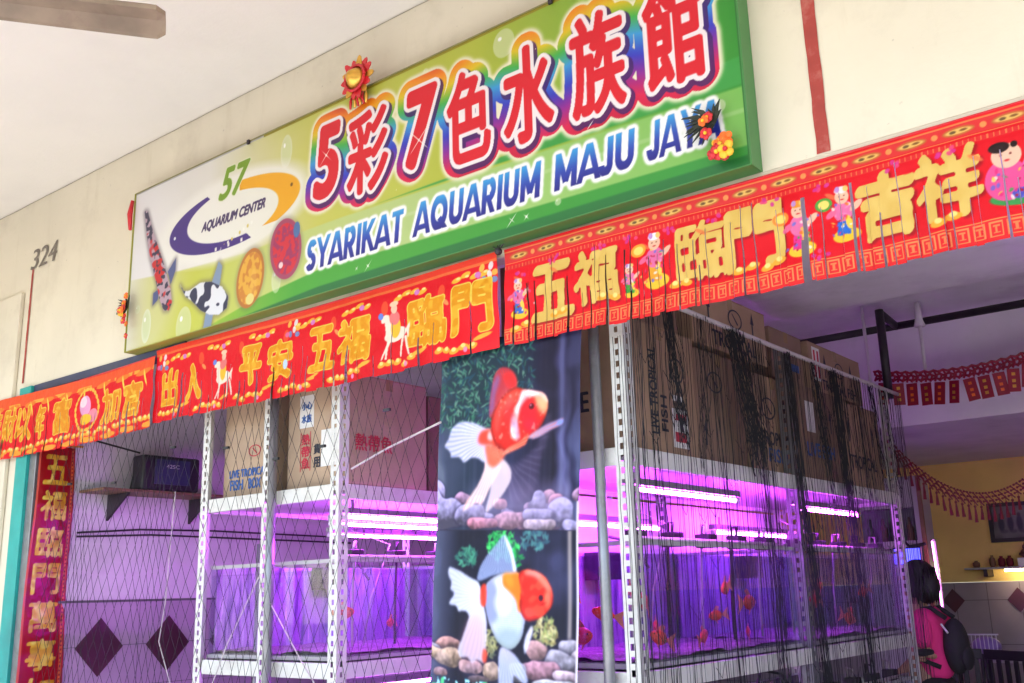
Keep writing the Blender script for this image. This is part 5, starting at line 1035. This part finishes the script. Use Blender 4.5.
# table, chairs, basin
def table(x, y, w, d, h, label):
    t = thing('table', label, 'table', (x, y, 0), 'tables in the back room')
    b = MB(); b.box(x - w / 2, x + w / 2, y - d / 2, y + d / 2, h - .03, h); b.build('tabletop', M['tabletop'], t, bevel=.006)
    for sx in (-1, 1):
        for sy in (-1, 1): b = MB(); b.tube([(x + sx * (w / 2 - .06), y + sy * (d / 2 - .06), h - .031), (x + sx * (w / 2 - .05), y + sy * (d / 2 - .05), .005)], .018, 8); b.build('leg', M['dark_steel'], t)
    return t
table(-2.55, 6.4, .9, .6, .93, 'narrow pale-topped table to the right of the person in pink')
table(-1.55, 6.9, .8, .6, .95, 'second pale-topped table below the back wall diamonds')
def chair(x, y, a, label):
    t = thing('chair', label, 'chair', (x, y, 0), 'dark chairs in the back room'); t.rotation_euler = (0, 0, a)
    b = MB(); b.box(-.22, .22, -.22, .22, .43, .46); b.build('seat', M['black'], t, local=True, bevel=.01)
    b = MB()
    for k in range(5): b.box(-.20 + k * .09, -.16 + k * .09, .20, .22, .50, .96)
    b.box(-.23, .23, .195, .225, .96, 1.04); b.build('backrest', M['black'], t, local=True, bevel=.004)
    for sx in (-1, 1):
        b = MB(); b.tube([(sx * .2, -.2, .429), (sx * .22, -.23, .005)], .015, 8); b.build('leg', M['black'], t, local=True)
        b = MB(); b.tube([(sx * .23, .21, 1.0), (sx * .21, .21, .45), (sx * .23, .26, .005)], .015, 8); b.build('leg', M['black'], t, local=True)
chair(-2.15, 5.75, 2.6, 'dark slatted chair just right of the person in pink'); chair(-1.75, 6.1, -.5, 'dark slatted chair at the second table'); chair(-2.75, 5.9, 3.3, 'dark slatted chair close behind the person in pink'); chair(-1.4, 5.7, .4, 'dark slatted chair by the right edge, behind the violet basin')
cx = thing('fan_cage', 'pale wire stand with a folded towel on the narrow table', 'rack', (-2.62, 6.4, .932))
b = MB()
for k in range(9): b.tube([(-2.78 + .035 * k, 6.3, .935), (-2.78 + .035 * k, 6.3, 1.13)], .004, 4)
b.tube([(-2.79, 6.3, 1.13), (-2.48, 6.3, 1.13)], .007, 5); b.tube([(-2.79, 6.3, .945), (-2.48, 6.3, .945)], .007, 5); b.build('wire_frame', M['cap'], cx)
b = MB(); b.ball((-2.62, 6.42, 1.02), (.13, .08, .09)); b.build('towel', M['basin'], cx, smooth=True)
cx.name = 'dish_rack'
bs = MB(); n = 28
def ring(r, z): return [(r * math.cos(2 * PI * k / n), r * math.sin(2 * PI * k / n), z) for k in range(n)]
prof = [(.22, 0), (.30, .30), (.33, .31), (.33, .325), (.29, .315), (.21, .012)]
vs = [v for r, z in prof for v in ring(r, z)]; fs = [(i * n + k, i * n + (k + 1) % n, (i + 1) * n + (k + 1) % n, (i + 1) * n + k) for i in range(len(prof) - 1) for k in range(n)] + [tuple(range(n))[::-1], tuple(5 * n + k for k in range(n))]
bs.add([(x, y, z) for x, y, z in vs], fs)
stl = thing('stool', 'dark stool under the violet basin at the right edge', 'stool', (-1.25, 4.5, 0))
b = MB(); b.tube([(-1.25, 4.5, .80), (-1.25, 4.5, .83)], .2, 20); b.build('seat', M['black'], stl)
for k in range(4): b = MB(); a = k * PI / 2 + .4; b.tube([(-1.25 + .13 * math.cos(a), 4.5 + .13 * math.sin(a), .799), (-1.25 + .22 * math.cos(a), 4.5 + .22 * math.sin(a), .005)], .014, 6); b.build('leg', M['dark_steel'], stl)
o = bs.build('basin', M['basin'], origin=(0, 0, 0), smooth=True); o.location = (-1.25, 4.5, .832); tag(o, 'round violet plastic basin at the bottom right corner', 'basin')

# ================================================================== PERSON
def skin_mesh(name, verts, edges, radii, mat, parent=None, sub=2, root=0, origin=None):
    o0 = world_loc(parent) if parent is not None else Vector(origin or (0, 0, 0))
    me = bpy.data.meshes.new(name); me.from_pydata([tuple(Vector(v) - o0) for v in verts], edges, [])
    o = bpy.data.objects.new(name, me); COL.objects.link(o)
    sk = o.modifiers.new('skin', 'SKIN'); sk.use_smooth_shade = True
    for i, r in enumerate(radii):
        d = me.skin_vertices[0].data[i]; d.radius = r if isinstance(r, tuple) else (r, r); d.use_root = (i == root)
    s = o.modifiers.new('sub', 'SUBSURF'); s.levels = sub; s.render_levels = sub
    bpy.context.view_layer.update()
    m2 = bpy.data.meshes.new_from_object(o.evaluated_get(bpy.context.evaluated_depsgraph_get()))
    bpy.data.objects.remove(o); m2.name = name; o = bpy.data.objects.new(name, m2); COL.objects.link(o)
    m2.materials.clear(); m2.materials.append(mat)
    if parent is not None: o.parent = parent
    else: o.location = o0
    return o
px, py = -2.475, 4.34      # faces the tanks (-x); the near arm is towards the walkway (-y)
V_ = []; E_ = []; Rr = []
def chain(start, pts):
    last = start
    for p, r in pts:
        V_.append(p); Rr.append(r); i = len(V_) - 1
        if last is not None: E_.append((last, i))
        last = i
    return last
pel = chain(None, [((px, py, .92), (.13, .15))])
ch_ = chain(pel, [((px, py, 1.06), (.115, .14)), ((px - .01, py, 1.22), (.12, .16)), ((px - .01, py, 1.34), (.10, .14))])
chest = ch_
nk = chain(chest, [((px - .02, py, 1.43), .052), ((px - .04, py, 1.49), .05), ((px - .06, py, 1.56), (.085, .072)), ((px - .06, py, 1.63), (.082, .070)), ((px - .05, py, 1.67), (.05, .045))])
for sy in (-1, 1):
    a = chain(pel, [((px, py + sy * .09, .86), .095), ((px - .01, py + sy * .10, .50), .062), ((px + .01, py + sy * .10, .32), .055), ((px + .02, py + sy * .10, .10), .036), ((px - .05, py + sy * .10, .045), .035), ((px - .15, py + sy * .10, .038), .03)])
# near arm: upper arm down, forearm forward; far arm crosses behind and holds the near elbow
na = chain(chest, [((px - .0, py - .17, 1.33), .056), ((px + .015, py - .21, 1.20), .046), ((px + .01, py - .22, 1.05), .040), ((px - .10, py - .24, .95), .033), ((px - .18, py - .22, .90), .024)])
fa = chain(chest, [((px - .0, py + .17, 1.33), .056), ((px + .05, py + .18, 1.18), .045), ((px + .12, py + .10, 1.06), .038), ((px + .11, py - .06, 1.045), .032), ((px + .085, py - .17, 1.06), .025)])
body = skin_mesh('person', V_, E_, Rr, M['skin'], root=pel, origin=(px, py, 0))
body.scale = (1.06, 1.06, 1.02); body.location.x -= .05
tag(body, 'person with black hair in a pink t-shirt and dark backpack beside the thread curtain', 'person')
def hand(wr, fwd, side, nrm, curl):
    wr, fwd, side, nrm = map(Vector, (wr, fwd, side, nrm)); v = [wr, wr + fwd * .04, wr + fwd * .085]; e = [(0, 1), (1, 2)]; r = [(.024, .016), (.036, .015), (.038, .014)]
    o = skin_mesh('hand', v, e, r, M['skin'], body, 1)
    for k in range(4):
        b0 = wr + fwd * .075 + side * (.028 - .019 * k); L_ = (.07, .078, .072, .058)[k]; p = [b0]; ang = 0; d = fwd.copy()
        for s_ in (.4, .33, .27): ang += curl; d = fwd * math.cos(ang) + nrm * math.sin(ang); p.append(p[-1] + d * L_ * s_)
        skin_mesh('finger', p, [(0, 1), (1, 2), (2, 3)], [.0095, .009, .0085, .0075], M['skin'], body, 1)
    t0 = wr + fwd * .02 + side * .028; skin_mesh('thumb', [t0, t0 + side * .025 + fwd * .025 + nrm * .01, t0 + side * .03 + fwd * .055 + nrm * .02], [(0, 1), (1, 2)], [.012, .0105, .0085], M['skin'], body, 1)
hand((px - .19, py - .22, .895), Vector((-.9, 0, -.4)).normalized(), Vector((0, 0, 1)), Vector((0, 1, 0)), .35)
hand((px + .075, py - .185, 1.062), Vector((-.55, -.8, 0)).normalized(), Vector((0, 0, 1)), Vector((-.8, .55, 0)).normalized(), .30)
sh_ = skin_mesh('shirt', [(px, py, .86), (px, py, 1.0), (px - .01, py, 1.2), (px - .01, py, 1.34), (px - .015, py, 1.39), (px, py - .165, 1.335), (px + .012, py - .21, 1.20), (px + .012, py - .222, 1.10), (px, py + .165, 1.335), (px + .04, py + .19, 1.22), (px + .05, py + .185, 1.16)],
    [(0, 1), (1, 2), (2, 3), (3, 4), (3, 5), (5, 6), (6, 7), (3, 8), (8, 9), (9, 10)], [(.15, .175), (.14, .165), (.145, .185), (.12, .16), (.068, .075), .078, .070, .066, .078, .068, .062], M['shirt'], body)
for s_ in ((px + .012, py - .224, 1.085), (px + .052, py + .183, 1.15)):
    v = Vector(s_); skin_mesh('cuff', [v + Vector((0, 0, .028)), v, v - Vector((-.002, 0, .028))], [(0, 1), (1, 2)], [.071, .073, .070], M['dark_cloth'], body)
tr_ = skin_mesh('trousers', [(px, py, .93), (px, py, .84), (px, py - .10, .78), (px - .01, py - .10, .50), (px + .01, py - .10, .12), (px, py + .10, .78), (px - .01, py + .10, .50), (px + .01, py + .10, .12)], [(0, 1), (1, 2), (2, 3), (3, 4), (1, 5), (5, 6), (6, 7)], [(.145, .17), (.14, .17), .105, .08, .06, .105, .08, .06], M['dark_cloth'], body)
for sy in (-1, 1):
    b = MB(); b.ball((px - .06, py + sy * .10, .055), (.14, .052, .055), 14, 8); b.build('shoe', M['black'], body, smooth=True)
hb = MB(); hb.ball((px - .035, py, 1.625), (.118, .098, .115), 24, 16); hb.ball((px + .01, py, 1.545), (.098, .096, .13), 24, 14); hb.ball((px - .06, py - .06, 1.56), (.06, .045, .10), 16, 10); hb.ball((px - .06, py + .06, 1.56), (.06, .045, .10), 16, 10)
for k in range(120):
    a = rng.uniform(-2.0, 2.0); z = rng.uniform(1.56, 1.68); x_ = px - .02 + .10 * math.cos(a); y_ = py + .095 * math.sin(a)
    hb.tube([(x_, y_, z), (x_ + .014 * math.cos(a), y_ + .012 * math.sin(a), z - .08), (x_ + .006 * math.cos(a), y_ + .004 * math.sin(a), z - rng.uniform(.13, .20))], [.006, .006, .002], 4)
hb.build('hair', M['hair'], body, smooth=True)
fb = MB(); fb.ball((px - .146, py, 1.575), (.016, .011, .018), 8, 6); fb.build('nose', M['skin'], body, smooth=True)
for sy in (-1, 1): b = MB(); b.ball((px - .135, py + sy * .028, 1.60), (.010, .013, .008), 8, 6); b.build('eye', M['black'], body, smooth=True)
b = MB(); b.tube([(px - .138, py - .02, 1.535), (px - .143, py, 1.533), (px - .138, py + .02, 1.535)], .005, 6); b.build('mouth', M['inkred'], body)
bpk = thing('backpack', 'dark backpack worn on the back of the person in pink', 'backpack', (px + .12, py, 1.15))
b = MB(); b.ball((px + .18, py, 1.14), (.09, .14, .20), 20, 14); b.build('bag', M['dark_cloth'], bpk, smooth=True)
b = MB(); b.ball((px + .25, py, 1.06), (.04, .10, .09), 16, 10); b.build('pocket', M['dark_cloth'], bpk, smooth=True)
for sy in (-1, 1):
    b = MB(); b.tube([(px + .16, py + sy * .10, 1.34), (px + .06, py + sy * .10, 1.415), (px - .07, py + sy * .11, 1.40), (px - .155, py + sy * .12, 1.25), (px - .10, py + sy * .17, 1.08), (px + .10, py + sy * .16, 1.0)], .018, 8); b.build('strap', M['dark_cloth'], bpk, smooth=True)
b = MB(); b.tube([(px + .13, py - .13, 1.30), (px + .18, py - .165, 1.24)], .008, 6); b.build('buckle', M['cap'], bpk)

# ================================================================== CEILING FAN (one blade in view)
fan_ = thing('ceiling_fan', 'brown ceiling fan with a rounded worn blade at the top left', 'ceiling fan', (0, 0, 0))
FZ = 3.95
tip = Vector((-3.43, -1.675, FZ)); inn = Vector((-3.80, -2.184, FZ)); ax = (tip - inn).normalized()
hubp = tip - ax * .92; sd = Vector((-ax.y, ax.x, 0)); fan_.location = hubp
for k in range(3):
    a = k * 2 * PI / 3; Rm = Matrix.Rotation(a, 3, 'Z'); A = Rm @ ax; S = Rm @ sd
    prof = [(-.085, .0), (-.08, .008), (.0, .018), (.08, .008), (.085, .0), (.078, -.014), (.07, -.004), (.0, .006), (-.07, -.004), (-.078, -.014)]
    b = MB(); secs = []; N_ = 22
    for i in range(N_ + 1):
        t = i / N_; d = .17 + .75 * t; w = .80 + .2 * t
        if t > .94: w *= math.sqrt(max(0.0, 1 - ((t - .94) / .062) ** 2)) * .75 + .25
        secs.append([hubp + A * d + S * (u * w) + Vector((0, 0, v * 1.0 - u * .30)) for u, v in prof])
    n = len(prof); b.add([p for s_ in secs for p in s_], [(i * n + k2, i * n + (k2 + 1) % n, (i + 1) * n + (k2 + 1) % n, (i + 1) * n + k2) for i in range(N_) for k2 in range(n)] + [tuple(range(n)), tuple(N_ * n + k2 for k2 in range(n))])
    b.build('blade', M['blade'], fan_, bevel=.002)
    br = MB(); br.tube([hubp + A * .08, hubp + A * .22], .012, 8); br.build('bracket', M['dark_steel'], fan_)
b = MB(); b.tube([hubp + Vector((0, 0, z)) for z in (-.07, -.05, .05, .08)], [.05, .11, .11, .05], 24); b.build('motor', M['blade'], fan_, smooth=True)
b = MB(); b.tube([hubp + Vector((0, 0, .08)), Vector((hubp.x, hubp.y, 4.88))], .014, 10); b.tube([(hubp.x, hubp.y, 4.84), (hubp.x, hubp.y, 4.898)], [.03, .07], 14); b.build('rod', M['white_steel'], fan_, smooth=True)

# ================================================================== ORNAMENTS ON THE SIGN
on = thing('festive_ornament', 'round gold and red new year ornament fixed on the top edge of the green sign', 'ornament', (-3.92, -.13, 4.47), 'new year ornaments on the sign')
p0 = Vector((-3.93, -.13, 4.50))
b = MB(); b.tube([p0 + Vector((0, 0, 0)), p0 + Vector((0, -.03, 0)), p0 + Vector((0, -.05, 0)), p0 + Vector((0, -.075, 0)), p0 + Vector((0, -.085, 0))], [.062, .066, .05, .03, .008], 20); b.build('gold_knob', M['gold'], on, smooth=True)
for k in range(14):
    a = k * 2 * PI / 14; d = Vector((math.cos(a), 0, math.sin(a))); q = Vector((-math.sin(a), 0, math.cos(a)))
    b = MB(); l_ = rng.uniform(.115, .135); b.prism([(.05, -.016), (.09, -.026), (l_, -.012), (l_ + .01, 0), (l_, .012), (.09, .026), (.05, .016)], lambda u, v, w: p0 + d * u + q * v + Vector((0, -.01 - .3 * (u - .05) * (.06 + k % 2 * .25) - w, 0)), .006)
    b.build('petal', M['redfoil'] if k % 3 else M['gold'], on)
b = MB(); b.tube([p0 + Vector((.078 * math.cos(t * PI / 8), -.03, .078 * math.sin(t * PI / 8))) for t in range(17)], .010, 6); b.build('ring', M['redfoil'], on, smooth=True)
for k in range(6):
    b = MB(); x = -3.99 + k * .024; b.tube([(x, -.125, 4.42), (x + rng.uniform(-.01, .01), -.13, 4.38), (x + rng.uniform(-.012, .012), -.13, 4.335)], [.003, .010, .006], 6); b.build('tassel', M['gold'] if k % 2 else M['redfoil'], on, smooth=True)
def flower_orn(x, y, z, s, label, seed, tall=1.0):
    r = random.Random(seed); t = thing('feather_ornament', label, 'ornament', (x, y, z), 'new year ornaments on the sign')
    b = MB()
    for k in range(46):
        a = r.uniform(2.2, 4.4) if k < 40 else r.uniform(1.0, 1.8); L_ = s * r.uniform(.4, .9); p = Vector((x, y, z + s * .45))
        d = Vector((math.cos(a), r.uniform(-.25, .0), math.sin(a) * .7 + .25)); q = Vector((0, 0, -.18 * L_))
        pts = [p, p + d * L_ * .5 + Vector((0, 0, .04 * s)), p + d * L_ + q]; b.tube(pts, [.006 * s / .2, .010 * s / .2, .0015], 4)
    b.build('feathers', M['feather'], t)
    for k in range(13):
        b = MB(); tq = r.uniform(-1, 1); cx_ = x + (-.30 * tq + r.uniform(-.22, .25)) * s; cz = z + tq * .62 * s * tall; rr = s * r.uniform(.13, .22); cy = y - r.uniform(.0, .05)
        for j in range(6):
            a = j * PI / 3 + r.random(); b.ball((cx_ + rr * .6 * math.cos(a), cy, cz + rr * .6 * math.sin(a)), (rr * .5, rr * .28, rr * .5), 8, 5)
        f = b.build('flower', [M['orange'], M['redfoil'], M['orange'], M['redfoil'], M['yellowsilk']][k % 5], t, smooth=True)
        c_ = MB(); c_.ball((cx_, cy - rr * .25, cz), rr * .3, 8, 5); c_.build('flower_centre', M['yellowsilk'] if k % 5 != 4 else M['redfoil'], f, smooth=True)
    return t
flower_orn(-1.73, -.14, 3.42, .175, 'orange flowers with black feathers at the lower right corner of the green sign', 3)
flower_orn(-6.22, -.14, 3.53, .13, 'orange flowers with black feathers at the lower left corner of the green sign', 5, 1.9)
rbn = MB(); rbn.tube([(-6.285, -.12, 4.40), (-6.30, -.125, 4.30), (-6.29, -.12, 4.18)], [.012, .02, .012], 6); tag(rbn.build('ribbon', M['redfoil'], origin=(-6.29, -.12, 4.4), smooth=True), 'short red ribbon hanging on the upper left corner of the sign', 'ribbon')
# wires tied where the banners meet
wr = MB()
for dx, dz in ((-.10, .08), (.12, .1), (.05, .16), (-.04, .17)): wr.tube([(-2.985, -.05, 3.255), (-2.985 + dx, -.06, 3.255 + dz)], .003, 5)
wr.ball((-2.985, -.055, 3.25), .02, 8, 6); tag(wr.build('wire_tie', M['dark_steel'], origin=(-2.985, -.05, 3.25)), 'dark twisted wires tying the middle and right banners together under the sign', 'wire')
# fixture on the walkway soffit behind the pipe frame
lb = thing('light_bulb_fitting', 'white lamp fitting hanging beside the dark pipe at the ceiling', 'lamp', (-2.25, 4.3, 3.6))
b = MB(); b.tube([(-2.25, 4.3, 3.755), (-2.25, 4.3, 3.62), (-2.25, 4.3, 3.56)], [.02, .03, .045], 12); b.tube([(-2.25, 4.3, 3.56), (-2.25, 4.3, 3.2)], .014, 8); b.build('fitting', M['inner'], lb, smooth=True)

# ================================================================== CAMERA, LIGHT, WORLD
f = 1009.0
Xn = Vector((-1312, -288.5, -f)); Yd = Vector((827, -229.5, -f))           # blender camera axes: x right, y up, -z forward
Xn = Vector((-1312, -(630 - 341.5), -f)).normalized(); Yd = Vector((827, -(571 - 341.5), -f)).normalized()
Xd = -Xn; Xd = (Xd - Yd * Xd.dot(Yd)).normalized(); Zd = Xd.cross(Yd)
Rw = Matrix((Xd, Yd, Zd))                                                     # rows: world axes in camera space
cam = bpy.data.cameras.new('camera'); cam.sensor_width = 36; cam.lens = f * 36 / 1024; cam.clip_end = 500; cam.clip_start = .05
co_ = bpy.data.objects.new('camera', cam); COL.objects.link(co_); scene.camera = co_
co_.matrix_world = Matrix.Translation((0, -3.75, 1.6)) @ Rw.to_4x4()
SUN_EL, SUN_AZ = 55, 200     # azimuth: direction of the sun, degrees counter-clockwise from +x ... points out to the street
sd_ = Vector((math.cos(math.radians(-105)) * math.cos(math.radians(SUN_EL)), math.sin(math.radians(-105)) * math.cos(math.radians(SUN_EL)), math.sin(math.radians(SUN_EL))))
sl_ = bpy.data.lights.new('sun', 'SUN'); sl_.energy = 4.5; sl_.angle = math.radians(.5); sl_.color = (1, .97, .92)
so = bpy.data.objects.new('sun', sl_); COL.objects.link(so); so.rotation_euler = sd_.to_track_quat('Z', 'Y').to_euler()
w = bpy.data.worlds.new('World'); scene.world = w; w.use_nodes = True; nt = w.node_tree
sky = nt.nodes.new('ShaderNodeTexSky'); sky.sky_type = 'NISHITA'; sky.sun_disc = False; sky.sun_elevation = math.radians(SUN_EL); sky.sun_rotation = math.atan2(sd_.x, sd_.y)
nt.links.new(sky.outputs[0], nt.nodes['Background'].inputs[0]); nt.nodes['Background'].inputs[1].default_value = .15
scene.view_settings.view_transform = 'Standard'; scene.view_settings.look = 'None'; scene.view_settings.gamma = 1; scene.view_settings.use_curve_mapping = False
scene.view_settings.exposure = 1.95
cy = scene.cycles; cy.max_bounces = 10; cy.diffuse_bounces = 5; cy.glossy_bounces = 3; cy.transparent_max_bounces = 32; cy.use_denoising = True; cy.sample_clamp_indirect = 6; cy.caustics_reflective = False; cy.caustics_refractive = False
